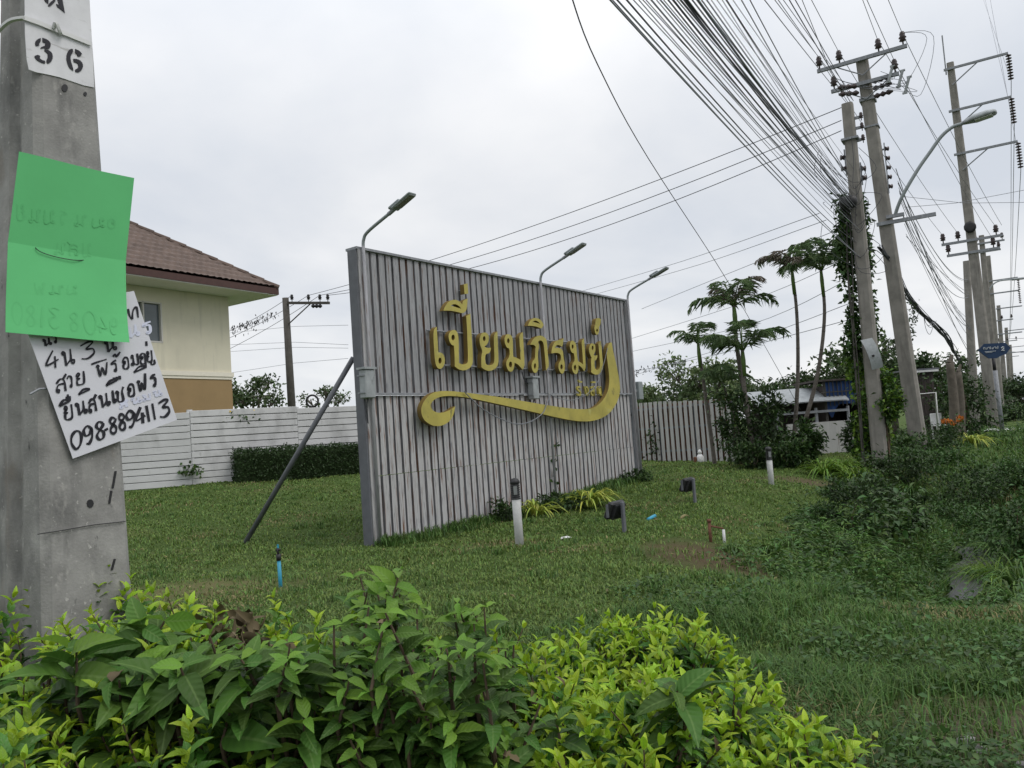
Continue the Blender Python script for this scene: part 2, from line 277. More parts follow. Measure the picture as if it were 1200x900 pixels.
gx = np.concatenate([-np.geomspace(1800, 32, 16), np.arange(-30, 46, .4), np.geomspace(48, 1800, 16)])
gy = np.concatenate([-np.geomspace(1800, 12, 14), np.arange(-10, 60, .4), np.geomspace(62, 3000, 18)])
X, Y = np.meshgrid(gx, gy); Z = h(X, Y); nx, ny = len(gx), len(gy)
idx = np.arange(nx * ny).reshape(ny, nx)
q = np.stack([idx[:-1, :-1], idx[:-1, 1:], idx[1:, 1:], idx[1:, :-1]], -1).reshape(-1, 4)
def ground_mat():
    m = bpy.data.materials.new('grassy_ground'); m.use_nodes = True; t = m.node_tree; n = t.nodes; l = t.links; b = n['Principled BSDF']
    b.inputs['Roughness'].default_value = .95; b.inputs['Specular IOR Level'].default_value = .1
    co = n.new('ShaderNodeTexCoord')
    def noise(s, d=6, r=.6, dist=0.):
        k = n.new('ShaderNodeTexNoise'); k.inputs['Scale'].default_value = s; k.inputs['Detail'].default_value = d; k.inputs['Roughness'].default_value = r; k.inputs['Distortion'].default_value = dist; l.new(co.outputs['Object'], k.inputs['Vector']); return k.outputs[0]
    def ramp(v, *st):
        k = n.new('ShaderNodeValToRGB'); l.new(v, k.inputs[0]); el = k.color_ramp.elements
        el[0].position, el[0].color = st[0][0], (*st[0][1], 1); el[1].position, el[1].color = st[-1][0], (*st[-1][1], 1)
        for p_, c_ in st[1:-1]: e_ = el.new(p_); e_.color = (*c_, 1)
        return k.outputs[0]
    def mix(f, a, c):
        k = n.new('ShaderNodeMix'); k.data_type = 'RGBA'
        (l.new(f, k.inputs[0]) if not isinstance(f, float) else setattr(k.inputs[0], 'default_value', f)); l.new(a, k.inputs[6])
        (l.new(c, k.inputs[7]) if not isinstance(c, tuple) else setattr(k.inputs[7], 'default_value', (*c, 1))); return k.outputs[2]
    fine = ramp(noise(22, 8, .75), (.3, (.028, .05, .013)), (.5, (.055, .09, .022)), (.72, (.10, .14, .04)))
    c = mix(ramp(noise(.55, 5, .6), (.52, (0, 0, 0)), (.72, (.6,) * 3)), fine, (.13, .125, .05))        # worn yellowish patches
    c = mix(ramp(noise(1.7, 4, .6), (.66, (0, 0, 0)), (.80, (.4,) * 3)), c, (.08, .08, .038))
    def blob(cx_, cy_, rx, ry, col, c_in, amt):                                                   # bare-earth patches with noisy edge
        mp = n.new('ShaderNodeMapping'); mp.inputs['Location'].default_value = (-cx_ / rx, -cy_ / ry, 0); mp.inputs['Scale'].default_value = (1 / rx, 1 / ry, 0); l.new(co.outputs['Object'], mp.inputs[0])
        ln = n.new('ShaderNodeVectorMath'); ln.operation = 'LENGTH'; l.new(mp.outputs[0], ln.inputs[0])
        ad = n.new('ShaderNodeMath'); ad.operation = 'ADD'; l.new(ln.outputs['Value'], ad.inputs[0]); l.new(noise(3.2, 6, .7), ad.inputs[1])
        hf = n.new('ShaderNodeMath'); hf.operation = 'MULTIPLY'; hf.inputs[1].default_value = .5; l.new(ad.outputs[0], hf.inputs[0])
        return mix(ramp(hf.outputs[0], (.42, (amt,) * 3), (.76, (0, 0, 0))), c_in, col)
    p1, p2, p3, p4 = G(835, 9.6), G(1165, 3.9), G(215, 9.5), G(950, 19)
    c = blob(p1[0], p1[1], 1.1, 1.5, (.09, .064, .04), c, .92); c = blob(p2[0], p2[1], .6, .7, (.13, .105, .08), c, .85)
    c = blob(p3[0], p3[1], 2.0, 1.0, (.17, .14, .07), c, .6); c = blob(p4[0], p4[1], 1.6, .9, (.10, .075, .05), c, .8)
    l.new(c, b.inputs['Base Color'])
    bp = n.new('ShaderNodeBump'); bp.inputs['Strength'].default_value = .8; bp.inputs['Distance'].default_value = .04; l.new(noise(30, 8, .75), bp.inputs['Height']); l.new(bp.outputs[0], b.inputs['Normal'])
    return m
struct(npmesh('ground', np.stack([X.ravel(), Y.ravel(), Z.ravel()], 1), q.ravel(), np.full(len(q), 4), ground_mat()))
# road beyond the verge, parallel to the pole line, with kerb and edge line
def strip(name, t0, t1, z, m, s0=-60, s1=900, thick=0.0):
    mb = MB(); c = [np.r_[RD * s + RN * t, z] for s, t in ((s0, t0), (s1, t0), (s1, t1), (s0, t1))]
    if thick: mb.prism(c, (0, 0, thick))
    else: mb.add(c, [(3, 2, 1, 0)])
    return struct(mb.build(name, m))
strip('road', 4.25, 13.0, .012, M['asphalt']); strip('kerb', 4.05, 4.25, -.1, M['concrete'], thick=.24)
strip('road_edge_line', 4.5, 4.62, .016, M['signwhite'])
# stagnant water in the ditch bottom
wz = min(hz(*(RD * s_ - RN * .85)) for s_ in np.arange(10.5, 15, .5)) + .17
cw = np.r_[RD * 12.8 - RN * .85, wz]
wp = [np.r_[RD * s_ + RN * (-.85 + e_ * (.36 + .14 * math.sin(2.3 * s_ + e_))), wz] for e_, ss_ in ((-1, np.arange(9.5, 18, .5)), (1, np.arange(17.5, 9.2, -.5))) for s_ in ss_]
wm_ = mat('ditch_water', (.045, .045, .04), .28, var=.4, scale=6, bump=.3, bscale=22, spec=.4)
struct(MB().add(wp, [tuple(range(len(wp)))]).build('ditch_water', wm_))

# ------------------------------------------------------------------ leaf engine
T_SIMPLE = (np.array([(0, 0, 0), (.45, .5, .10), (.45, -.5, .10), (1, 0, 0), ]), [(0, 2, 3), (0, 3, 1)])
def _nice():
    st = [(0, .03, 0), (.09, .22, .012), (.22, .42, .02), (.38, .5, .02), (.55, .46, .012), (.72, .35, -.01), (.88, .17, -.05), (1, .008, -.1)]
    v = []; f = []
    for i, (u, w_, z) in enumerate(st): v += [(u, w_, z + w_ * (.20 + .035 * (-1) ** i)), (u, 0, z), (u, -w_, z + w_ * (.20 - .035 * (-1) ** i))]
    for i in range(len(st) - 1):
        a = i * 3; f += [(a, a + 1, a + 4, a + 3), (a + 1, a + 2, a + 5, a + 4)]
    return np.array(v), f
T_NICE = _nice()
def leaf_arrays(pos, axis, up, length, width, tmpl=T_SIMPLE, curl=0.0):
    pos = np.asarray(pos, float); n = len(pos); T, F = tmpl
    a = axis / np.maximum(np.linalg.norm(axis, axis=1, keepdims=True), 1e-9)
    s = np.cross(up, a); s /= np.maximum(np.linalg.norm(s, axis=1, keepdims=True), 1e-6); nn = np.cross(a, s)
    L = np.broadcast_to(np.asarray(length, float), (n,)); Wd = np.broadcast_to(np.asarray(width, float), (n,))
    V = pos[:, None] + a[:, None] * (T[None, :, 0, None] * L[:, None, None]) + s[:, None] * (T[None, :, 1, None] * Wd[:, None, None]) + nn[:, None] * ((T[None, :, 2, None] - np.reshape(curl, (-1, 1, 1)) * T[None, :, 0, None] ** 2) * L[:, None, None])
    k = len(T); base = np.arange(n) * k
    return V.reshape(-1, 3), [(base, F)]
def leaf_mesh(name, sets, parent=None):
    """sets: list of (pos, axis, up, length, width, tmpl, curl, material)"""
    Vs, loops, sizes, mi, mats = [], [], [], [], []; off = 0
    for (pos, ax, up, L, Wd, tm, cu, m) in sets:
        if len(pos) == 0: continue
        V, _ = leaf_arrays(pos, ax, up, L, Wd, tm, cu); T, F = tm; n = len(pos)
        fs = np.array(F); lp = (np.arange(n)[:, None, None] * len(T) + fs[None] + off)
        Vs.append(V); loops.append(lp.ravel()); sizes.append(np.full(n * len(F), fs.shape[1]))
        if m not in mats: mats.append(m)
        mi.append(np.full(n * len(F), mats.index(m))); off += len(V)
    o = npmesh(name, np.vstack(Vs), np.concatenate(loops), np.concatenate(sizes), mats, parent, np.concatenate(mi), True)
    if any(s_[5] is T_NICE for s_ in sets):
        rb, alg = [], []
        for s_ in sets:
            if len(s_[0]): T = s_[5][0]; rb.append(np.tile(np.minimum(1, np.abs(T[:, 1]) * 2.2 + (np.abs(T[:, 1]) > 0) * .15), len(s_[0]))); alg.append(np.tile(T[:, 0], len(s_[0])))
        for nm, ar in (('rib', rb), ('along', alg)): o.data.attributes.new(nm, 'FLOAT', 'POINT').data.foreach_set('value', np.concatenate(ar).astype(np.float32))
    return o
def rdir(n, zmin=-1.0):
    v = rng.normal(size=(n, 3)); v /= np.linalg.norm(v, axis=1, keepdims=True)
    if zmin > -1: v[:, 2] = np.where(v[:, 2] < zmin, -v[:, 2], v[:, 2])
    return v
def clumps(c, r, ncl, nl, spread=.28, flat=.8, shell=.55, holes=None):
    """leaf positions: clumps spread through an ellipsoid (c, r) -> uneven outline with gaps"""
    c = np.asarray(c, float); r = np.asarray(r, float)
    d = rdir(ncl); rad = (shell + (1 - shell) * rng.random(ncl)) * (.78 + .3 * rng.random(ncl)); cc = d * rad[:, None] * r
    cs = (.5 + rng.random(ncl)) * spread
    k = rng.integers(0, ncl, nl); off = rng.normal(size=(nl, 3)) * .55; off[:, 2] *= flat
    p = cc[k] + off * cs[k][:, None] * r
    out_ = p / r; out_ /= np.maximum(np.linalg.norm(out_, axis=1, keepdims=True), 1e-6)
    return c + p, out_, c + cc

def bush(name, label, cat, base, r, nl, ll, lw, m, group=None, ncl=None, stems=5, m2=None, frac2=.25, shell=.35, droop=.2, hgt=None, tm=T_SIMPLE, spread=.3):
    base = np.asarray(base, float); t = thing(name, label, cat, base, group); r = np.asarray(r, float)
    c = base + np.array([0, 0, r[2] * .85 if hgt is None else hgt])
    p, o, cc = clumps(c, r, ncl or max(14, nl // 60), nl, spread, .8, shell)
    ok = p[:, 2] > h(p[:, 0], p[:, 1]) + .01; p = p[ok]; o = o[ok]; n = len(p)
    ax = o * .7 + rdir(n) * .9 + np.array([0, 0, .15 - droop]); up = rdir(n) * .7 + np.array([0, 0, 1.])
    L = ll * (.6 + .8 * rng.random(n)); sel = rng.random(n) < (frac2 if m2 else 0)
    sets = [(p[~sel], ax[~sel], up[~sel], L[~sel], L[~sel] * lw, tm, .15, m)]
    if m2: sets.append((p[sel], ax[sel], up[sel], L[sel], L[sel] * lw, tm, .15, m2))
    leaf_mesh('foliage', sets, t)
    mb = MB()
    for k in range(stems):
        e_ = cc[rng.integers(len(cc))]; e_ = base + (e_ - base) * .85
        mid = (base + e_) / 2 + np.r_[rng.normal(size=2) * .12 * r[0], 0]
        mb.tube([base + np.r_[rng.normal(size=2) * .08 * r[0], -.05], mid, e_], [.03 * r[2], .02 * r[2], .008 * r[2]], 5)
    mb.build('stems', M['stem'], t); return t

def tree(name, label, cat, base, H, cr_, nl, ll, m, lobes=7, group=None, trunk_r=.14, lean=(0, 0), lo=.4, m2=None, lw=.55, frac2=.3):
    base = np.asarray(base, float); t = thing(name, label, cat, base, group); cr_ = np.asarray(cr_, float)
    top = base + np.array([lean[0], lean[1], H - cr_[2] * .9]); mb = MB(); fork = base + (top - base) * .55
    mb.tube([base - [0, 0, .2], base + (fork - base) * .5 + [.05, .03, 0], fork], [trunk_r * 1.25, trunk_r, trunk_r * .8], 8)
    sets = []; per = nl // lobes
    for k in range(lobes):
        a = 2 * math.pi * (k / lobes + random.uniform(-.06, .06)); f = .0 if k == 0 else random.uniform(.35, .8)
        c = top + np.array([math.cos(a) * cr_[0] * f, math.sin(a) * cr_[1] * f, (random.uniform(-.55, .5) if k else .25) * cr_[2]])
        rr = cr_ * random.uniform(.38, .6) * np.array([1, 1, .8])
        mb.tube([fork, (fork + c) / 2 + rng.normal(size=3) * .1 * cr_[0] * .5, c], [trunk_r * .55, trunk_r * .3, trunk_r * .08], 6)
        p, o, cc = clumps(c, rr, 26, per, .34, .7, .3)
        for q_ in cc[:6]: mb.tube([c + (fork - c) * .25, (c + q_) / 2, q_], [trunk_r * .16, trunk_r * .09, trunk_r * .03], 4, False)
        n = len(p); ax = o * .5 + rdir(n); up = rdir(n) * .8 + np.array([0, 0, 1.]); L = ll * (.6 + .8 * rng.random(n))
        sets.append((p, ax, up, L, L * lw, T_SIMPLE, .1, m2 if (m2 and random.random() < frac2) else m))
    mb.build('trunk', M['bark'], t, True); leaf_mesh('crown', sets, t); return t
# ------------------------------------------------------------------ the sign board
from mathutils.geometry import tessellate_polygon
BA = RAD(36.4); BD = np.array([math.sin(BA), math.cos(BA), 0]); BN = np.array([math.cos(BA), -math.sin(BA), 0])   # along the board, out of its face
B0 = np.array([-2.40, 12.82, 0]); BL, BH = 9.22, 4.82; ZUP = np.array([0, 0, 1.])
def bp(u, o, z): return B0 + BD * u + BN * o + ZUP * z
BAX = (BD, BN, ZUP)
board = thing('billboard', 'tall ribbed grey metal sign wall with large gold Thai lettering, rusting on the lawn', 'sign', B0)
def ribbed(z0, z1, o, u0=.16, u1=None, pitch=.1745, flat=.118, dep=.045, lip=.012):
    u1 = u1 or BL - .12; prof = []; u = u0
    u_ = u; kk = 0
    while u_ < u1 - .05:
        u = u_ + math.sin(kk * 7.3) * .006; flat = .122 + .009 * math.sin(kk * 3.1 + z0); kk += 1
        prof += [(u, 0), (u + flat * .5, .004), (u + flat, 0), (u + flat + lip, -dep), (u + pitch - lip - .004, -dep)]; u_ += pitch
    mb = MB(); n = len(prof)
    vs = [bp(u, o + d, z) for z in (z0, (z0 + z1) / 2, z1) for u, d in prof]
    fs = [(k * n + i, k * n + i + 1, (k + 1) * n + i + 1, (k + 1) * n + i) for k in range(2) for i in range(n - 1)]; mb.add(vs, fs)
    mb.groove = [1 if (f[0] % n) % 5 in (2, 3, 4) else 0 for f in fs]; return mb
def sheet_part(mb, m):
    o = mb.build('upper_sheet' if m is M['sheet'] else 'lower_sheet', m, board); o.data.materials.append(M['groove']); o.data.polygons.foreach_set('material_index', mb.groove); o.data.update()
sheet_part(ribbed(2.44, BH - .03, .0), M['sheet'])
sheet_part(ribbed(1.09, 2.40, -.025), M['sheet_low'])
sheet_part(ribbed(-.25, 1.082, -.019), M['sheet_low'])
MB().box(bp(BL / 2, -.012, 2.425), (BL - .2, .075, .035), BAX).build('seam_rail', M['steel'], board)
MB().box(bp(BL / 2, -.09, BH), (BL + .02, .26, .04), BAX).build('top_cap', M['steel'], board)
MB().box(bp(-.005, -.075, BH / 2 - .15), (.035, .19, BH + .25), BAX).build('side_panel', M['steel_dark'], board)
MB().box(bp(BL + .005, -.10, BH / 2 - .15), (.03, .25, BH + .25), BAX).build('side_panel', M['steel'], board)
MB().box(bp(.085, .012, BH / 2 - .14), (.13, .05, BH + .25), BAX).build('front_post', M['sheet_low'], board)
MB().box(bp(BL - .07, .012, BH / 2 - .14), (.12, .05, BH + .25), BAX).build('front_post', M['sheet'], board)
mb = MB()
for k in range(5): mb.box(bp(.3 + k * 2.15, -.19, 2.25), (.08, .08, 4.9), BAX)
for z in (.5, 1.9, 3.3, 4.6): mb.box(bp(BL / 2, -.11, z), (BL - .1, .06, .06), BAX)
mb.build('back_frame', M['steel_dark'], board)
for k in range(3):                                                    # raking props behind
    f = G(283, 13.8) if k == 0 else bp(.35 + k * 3.6, -2.9, 0)
    f = np.array(f); f[2] = hz(f[0], f[1]) - .1
    MB().tube([f, bp(.1 + k * 4.2, -.3, 3.05)], .045, 8).build('brace', M['steel_dark'], board, True)

FO = .20; FP = bp(0, FO, 0)                                           # lettering stands this far off the sheet
def chaikin(pts, it=2, sharp=RAD(62)):
    pts = [np.asarray(p, float) for p in pts]; keep = [False] * len(pts)
    for i in range(len(pts)):
        a = pts[i] - pts[i - 1]; b = pts[(i + 1) % len(pts)] - pts[i]
        c = np.dot(a, b) / max(1e-9, np.linalg.norm(a) * np.linalg.norm(b)); keep[i] = math.acos(max(-1, min(1, c))) > sharp
    for _ in range(it):
        o, kk = [], []; n = len(pts)
        for i in range(n):
            if keep[i]: o.append(pts[i]); kk.append(True)
            else: o += [pts[i] * .75 + pts[i - 1] * .25, pts[i] * .75 + pts[(i + 1) % n] * .25]; kk += [False, False]
        pts, keep = o, kk
    return pts
def extrude(name, loops3, ext, mfront, mside, parent, smooth_it=2):
    loops3 = [chaikin(l, smooth_it) if smooth_it else [np.asarray(p, float) for p in l] for l in loops3]
    tri = tessellate_polygon([[Vector(p) for p in l] for l in loops3])
    V = [p for l in loops3 for p in l]; n = len(V); ext = np.asarray(ext, float)
    allv = V + [p + ext for p in V]
    fs = [tuple(t) for t in tri] + [tuple(i + n for i in reversed(t)) for t in tri]; mi = [0] * len(fs); b = 0
    for l in loops3:
        k = len(l)
        for i in range(k): fs.append((b + i, b + (i + 1) % k, b + (i + 1) % k + n, b + i + n)); mi.append(1)
        b += k
    o = mesh(name, allv, fs, mfront, parent); o.data.materials.append(mside); o.data.polygons.foreach_set('material_index', mi); o.data.update(); return o
def ell(c, rx, ry, n=12): return [(c[0] + rx * math.cos(2 * math.pi * k / n), c[1] + ry * math.sin(2 * math.pi * k / n)) for k in range(n)]
def crop(off, s, loops): return [[(off[0] + x / s, off[1] + y / s) for x, y in l] for l in loops]
LET = [
 crop((490, 370), 12, [[(210, 200), (262, 155), (275, 350), (285, 515), (335, 520), (370, 570), (380, 640), (360, 715), (310, 755), (265, 730), (240, 660), (225, 500)], ell((308, 632), 23, 45)]),
 crop((490, 370), 12, [[(425, 290), (440, 235), (480, 200), (520, 197), (555, 235), (570, 320), (572, 450), (575, 660), (620, 688), (670, 680), (705, 650), (695, 400), (690, 200), (676, 6), (734, -30), (745, 150), (755, 300), (768, 500), (772, 650), (745, 720), (690, 760), (630, 772), (570, 755), (515, 712), (515, 650), (512, 520), (505, 420), (470, 412), (440, 360)], ell((492, 306), 24, 42)]),
 crop((490, 370), 12, [[(930, 232), (975, 245), (1000, 300), (990, 370), (960, 415), (930, 430), (965, 452), (1025, 450), (1020, 490), (1000, 528), (955, 535), (940, 580), (945, 660), (965, 690), (1010, 698), (1050, 685), (1075, 650), (1070, 450), (1062, 265), (1115, 218), (1120, 350), (1130, 560), (1130, 680), (1090, 745), (1020, 778), (950, 770), (890, 725), (888, 640), (890, 560), (905, 500), (880, 440), (865, 370), (865, 300), (890, 250)], ell((930, 322), 19, 36)]),
 crop((570, 360), 10.59, [[(270, 330), (310, 345), (328, 400), (330, 480), (330, 560), (335, 612), (380, 630), (425, 655), (420, 560), (412, 440), (405, 350), (452, 308), (460, 450), (470, 620), (475, 730), (450, 777), (420, 740), (385, 705), (350, 690), (345, 745), (330, 790), (300, 805), (265, 780), (245, 720), (250, 660), (285, 620), (290, 560), (283, 510), (255, 505), (230, 450), (222, 390), (240, 345)], ell((272, 417), 15, 33), ell((300, 712), 20, 38)]),
 crop((570, 360), 10.59, [[(545, 465), (565, 420), (600, 375), (650, 350), (700, 355), (745, 395), (755, 460), (760, 560), (775, 680), (775, 740), (740, 785), (735, 700), (722, 560), (712, 460), (695, 420), (665, 408), (640, 432), (655, 465), (652, 500), (640, 560), (640, 640), (648, 720), (640, 790), (610, 822), (575, 795), (558, 730), (570, 670), (605, 640), (605, 560), (612, 492), (590, 465)], ell((603, 730), 14, 36)]),
 crop((570, 360), 10.59, [[(515, 230), (530, 185), (560, 150), (600, 130), (650, 140), (690, 175), (710, 220), (685, 270), (640, 245), (580, 232)], [(572, 182), (608, 162), (642, 178), (668, 208), (625, 192)]]),
 crop((640, 365), 12, [[(75, 590), (80, 520), (110, 440), (150, 405), (220, 400), (245, 373), (240, 450), (225, 495), (190, 475), (160, 468), (132, 488), (128, 514), (160, 508), (210, 520), (240, 560), (245, 650), (262, 720), (265, 790), (255, 850), (230, 882), (195, 855), (170, 790), (180, 720), (205, 690), (210, 640), (200, 600), (160, 580), (110, 585)], ell((217, 780), 17, 36)]),
 crop((640, 365), 12, [[(370, 402), (410, 430), (425, 480), (430, 560), (440, 650), (450, 700), (490, 720), (520, 745), (515, 640), (505, 500), (497, 418), (530, 378), (540, 450), (545, 550), (555, 700), (555, 800), (535, 842), (510, 800), (480, 770), (455, 755), (455, 820), (440, 870), (415, 887), (385, 860), (360, 800), (370, 730), (400, 700), (400, 640), (390, 590), (360, 580), (340, 530), (330, 480), (342, 430)], ell((373, 495), 14, 32), ell((407, 790), 17, 40)]),
 crop((640, 365), 12, [[(652, 443), (690, 470), (695, 540), (680, 590), (665, 612), (690, 625), (722, 613), (715, 660), (700, 685), (680, 690), (680, 740), (685, 800), (710, 825), (740, 810), (760, 780), (755, 680), (745, 560), (735, 450), (770, 415), (780, 500), (790, 640), (805, 760), (795, 820), (760, 870), (710, 893), (665, 880), (635, 855), (635, 780), (630, 690), (640, 650), (615, 600), (600, 540), (608, 485), (628, 455)], ell((654, 512), 14, 32)]),
 crop((640, 365), 12, [[(712, 332), (735, 318), (745, 270), (747, 210), (765, 180), (770, 110), (740, 88), (702, 100), (693, 145), (692, 175), (680, 210), (680, 255), (690, 305)], ell((717, 265), 12, 24)]),
 crop((480, 320), 10, [[(395, 440), (420, 380), (460, 330), (520, 308), (580, 325), (618, 368), (625, 322), (680, 298), (676, 380), (665, 440), (627, 474), (560, 455), (480, 440)], [(480, 387), (505, 366), (535, 362), (578, 382), (606, 418), (560, 405), (518, 390)]]),
 crop((480, 320), 10, [[(635, 132), (680, 120), (688, 240), (645, 246)]]),
]
def onb(l): return [PP(x, y, FP, BN) for x, y in l]
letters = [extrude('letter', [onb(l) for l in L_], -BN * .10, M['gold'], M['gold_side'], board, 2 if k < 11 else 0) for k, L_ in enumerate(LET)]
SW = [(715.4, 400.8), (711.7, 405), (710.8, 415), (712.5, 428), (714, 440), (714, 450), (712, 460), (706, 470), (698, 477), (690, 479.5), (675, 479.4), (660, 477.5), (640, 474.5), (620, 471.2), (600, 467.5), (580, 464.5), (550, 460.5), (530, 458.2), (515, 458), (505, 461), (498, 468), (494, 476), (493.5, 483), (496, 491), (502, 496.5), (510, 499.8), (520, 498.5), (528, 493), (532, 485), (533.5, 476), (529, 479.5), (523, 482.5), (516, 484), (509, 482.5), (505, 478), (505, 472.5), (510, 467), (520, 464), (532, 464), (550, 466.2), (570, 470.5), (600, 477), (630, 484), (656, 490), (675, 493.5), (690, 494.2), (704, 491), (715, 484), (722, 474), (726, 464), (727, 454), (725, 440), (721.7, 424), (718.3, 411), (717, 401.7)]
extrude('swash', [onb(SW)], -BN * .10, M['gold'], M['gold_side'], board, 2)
for y0, y1, x0, x1 in ((387.0, 403.5, 500, 694), (427.5, 435.5, 505, 692)):
    a, b = PP(x0, y0, bp(0, .05, 0), BN), PP(x1, y1, bp(0, .05, 0), BN)
    mb = MB().tube([a, b], .018, 6)
    for t_ in np.linspace(.02, .98, 7): q_ = a + (b - a) * t_; mb.tube([q_ - BN * .06, q_], .013, 5)
    mb.build('letter_rail', M['steel'], board, True)
# pins that hold the swash and the marks
for x, y in ((500, 480), (530, 461), (590, 470), (645, 481), (690, 487), (722, 452), (716, 415), (545, 352), (548, 339), (634, 380), (700, 388)):
    q_ = PP(x, y, FP, BN); MB().tube([q_ - BN * .24, q_ - BN * .10], .012, 5).build('letter_pin', M['steel'], board)
# small second line of lettering, worn
def text_loops(ch, size):
    cu = bpy.data.curves.new('glyph', 'FONT'); cu.body = ch; cu.size = size; cu.extrude = .02; cu.offset = .006
    ob = bpy.data.objects.new('glyph', cu); COL.objects.link(ob); dg = bpy.context.evaluated_depsgraph_get(); dg.update()
    me = bpy.data.meshes.new_from_object(ob.evaluated_get(dg)); v = [tuple(q.co) for q in me.vertices]; f = [tuple(p.vertices) for p in me.polygons]
    bpy.data.objects.remove(ob); bpy.data.curves.remove(cu); bpy.data.meshes.remove(me); return v, f
def glyphs(seq, size, org, ux, uy, un, m, parent, name='letter', slant=0):
    for ch, ox, oy in seq:
        v, f = text_loops(ch, size)
        if not v: continue
        x0 = min(q[0] for q in v)
        mesh(name, [org + ux * (ox + q[0] - x0 + slant * q[1]) + uy * (oy + q[1]) + un * q[2] for q in v], f, m, parent)
so_ = PP(676.0, 463.5, bp(0, .12, 0), BN); du = np.dot(PP(706, 463.5, bp(0, .12, 0), BN) - so_, BD) / 4.15
glyphs([('ร', 0, 0), ('ง', du * 1.15, 0), ('ส', du * 2.15, 0), ('ต', du * 3.3, 0), ('\u0e31', du * .35, .06), ('\u0e34', du * 2.45, .06)], .37, so_, BD, ZUP, BN, M['gold'], board)
# junction boxes strapped to the board
for px, py, wd, hh, o in ((430.5, 450, .21, .46, .12), (625, 455.5, .2, .44, .12)):
    c = PP(px, py, bp(0, o, 0), BN); jb = thing('junction_box', 'pale grey junction box strapped to the sign board ' + ('near its left edge' if px < 500 else 'under the gold letters at mid board'), 'junction box', c, 'junction boxes on the sign board')
    MB().box(c, (wd, .16, hh), BAX, .015).build('housing', M['box'], jb)
    MB().box(c + ZUP * (hh / 2 + .02), (wd + .05, .20, .035), BAX).build('lid', M['box'], jb)
    mb = MB()
    for z in (-.3, .3): mb.box(c + ZUP * z * hh - BN * .02, (wd + .03, .17, .02), BAX)
    mb.build('strap', M['steel'], jb)
    MB().tube(catmull([c - ZUP * hh / 2, c - ZUP * (hh / 2 + .12) - BN * .04, c - ZUP * (hh / 2 + .4) - BN * .09 + BD * .05], 5), .012, 5).build('cable', M['cable'], jb)
c = bp(BL + .16, .05, 2.50); jb = thing('junction_box', 'dark grey box fixed beyond the right edge of the sign board', 'junction box', c, 'junction boxes on the sign board')
MB().box(c, (.22, .18, .46), BAX, .015).build('housing', M['lamp'], jb); MB().box(c - BD * .14, (.1, .05, .07), BAX).build('bracket', M['steel'], jb)
# lamp posts in front of the board, arm leaning out over it
def sign_lamp(u, label):
    b = bp(u, .085, 0); b[2] = -.1; t = thing('sign_lamp', label, 'lamp', b, 'lamps leaning out over the sign board')
    MB().tube([b, b + ZUP * (BH + .14)], .027, 10).build('post', M['sheet'], t, True)
    arm = catmull([b + ZUP * (BH + .12), b + ZUP * (BH + .23) + BN * .02, b + ZUP * (BH + .34) + BN * .13, b + ZUP * (BH + .52) + BN * .62], 6)
    MB().tube(arm, .027, 8).build('arm', M['lamp'], t, True)
    d = nrm(BN * .49 + ZUP * .185); s = np.cross(d, BD); a = arm[-1]; hd = []
    mb = MB(); mb.box(a + d * .36, (.46, .17, .05), (d, BD, s), .018); mb.box(a + d * .2 - s * (.045 if s[2] < 0 else -.045), (.26, .13, .05), (d, BD, s), .015); hdm = mb.build('head', M['lamp'], t)
    sg = 1 if s[2] < 0 else -1
    MB().box(a + d * .40 + s * .028 * sg, (.34, .13, .008), (d, BD, s)).build('lens', M['lens'], hdm)
    MB().tube([a, a + d * .16], .034, 8).build('collar', M['steel'], t)
sign_lamp(.10, 'grey street lamp rising over the left end of the sign board')
sign_lamp(5.22, 'grey street lamp rising over the middle of the sign board')
sign_lamp(BL - .08, 'grey street lamp rising over the right end of the sign board')
def cab(name, pts, r, m, label, group=None, cat='cable', k=8): return tag(MB().tube(catmull(pts, k), r, 5).build(name, m, None, True), label, cat, group)
cab('loose_cable', [PP(x, y, bp(0, .24, 0), BN) for x, y in ((544, 458.5), (551, 466), (565, 479), (585, 490), (605, 497), (622, 494), (636, 484), (641, 472), (645, 463))], .011, M['cable_grey'], 'thin pale cable looping loose below the gold swash of the sign')
cab('loose_cable', [PP(x, y, bp(0, .24, 0), BN) for x, y in ((645, 462), (655, 467), (670, 469), (680, 466), (689, 461), (699, 450), (707, 428), (712, 408))], .008, M['cable_grey'], 'thin cable hanging beneath the small gold second line of lettering')
cab('loose_cable', [PP(x, y, bp(0, .06, 0), BN) for x, y in ((612, 436), (614, 444), (619, 450), (622, 455))], .012, M['cable'], 'short black cable dropping from the letters to the middle junction box')
# ------------------------------------------------------------------ near utility pole with notices
PB = np.array([-1.184, 2.12, 0.]); PN = np.array([RN[0], RN[1], 0]); PD = np.array([RD[0], RD[1], 0])
PRX = -PD if np.dot(-PD, CR) > 0 else PD                                # to the right along the front face
PRX = PD
def pole_sec(wd, dp):                                                   # I-section, x along road, y outwards
    a, b = wd / 2, dp / 2; c = .018; w2 = a * .80
    return [(-a + c, b), (a - c, b), (a, b - c), (a, b * .30), (w2, b * .12), (w2, -b * .12), (a, -b * .30), (a, -b + c), (a - c, -b), (-a + c, -b), (-a, -b + c), (-a, -b * .30), (-w2, -b * .12), (-w2, b * .12), (-a, b * .30), (-a, b - c)]
FWp = lambda z: .2902 - .046 * z
PLEAN = lambda z: PRX * (.002 * (z - .7) - .0195)                                        # face width at height z
npole = thing('utility_pole', 'massive grey concrete pole close by at the left, stencilled 36 and carrying paper notices', 'utility pole', PB)
mb = MB(); zs = [-.6, 0, .8, 1.6, 2.4, 3.2, 3.6, 5.0, 7.2]; vs = []
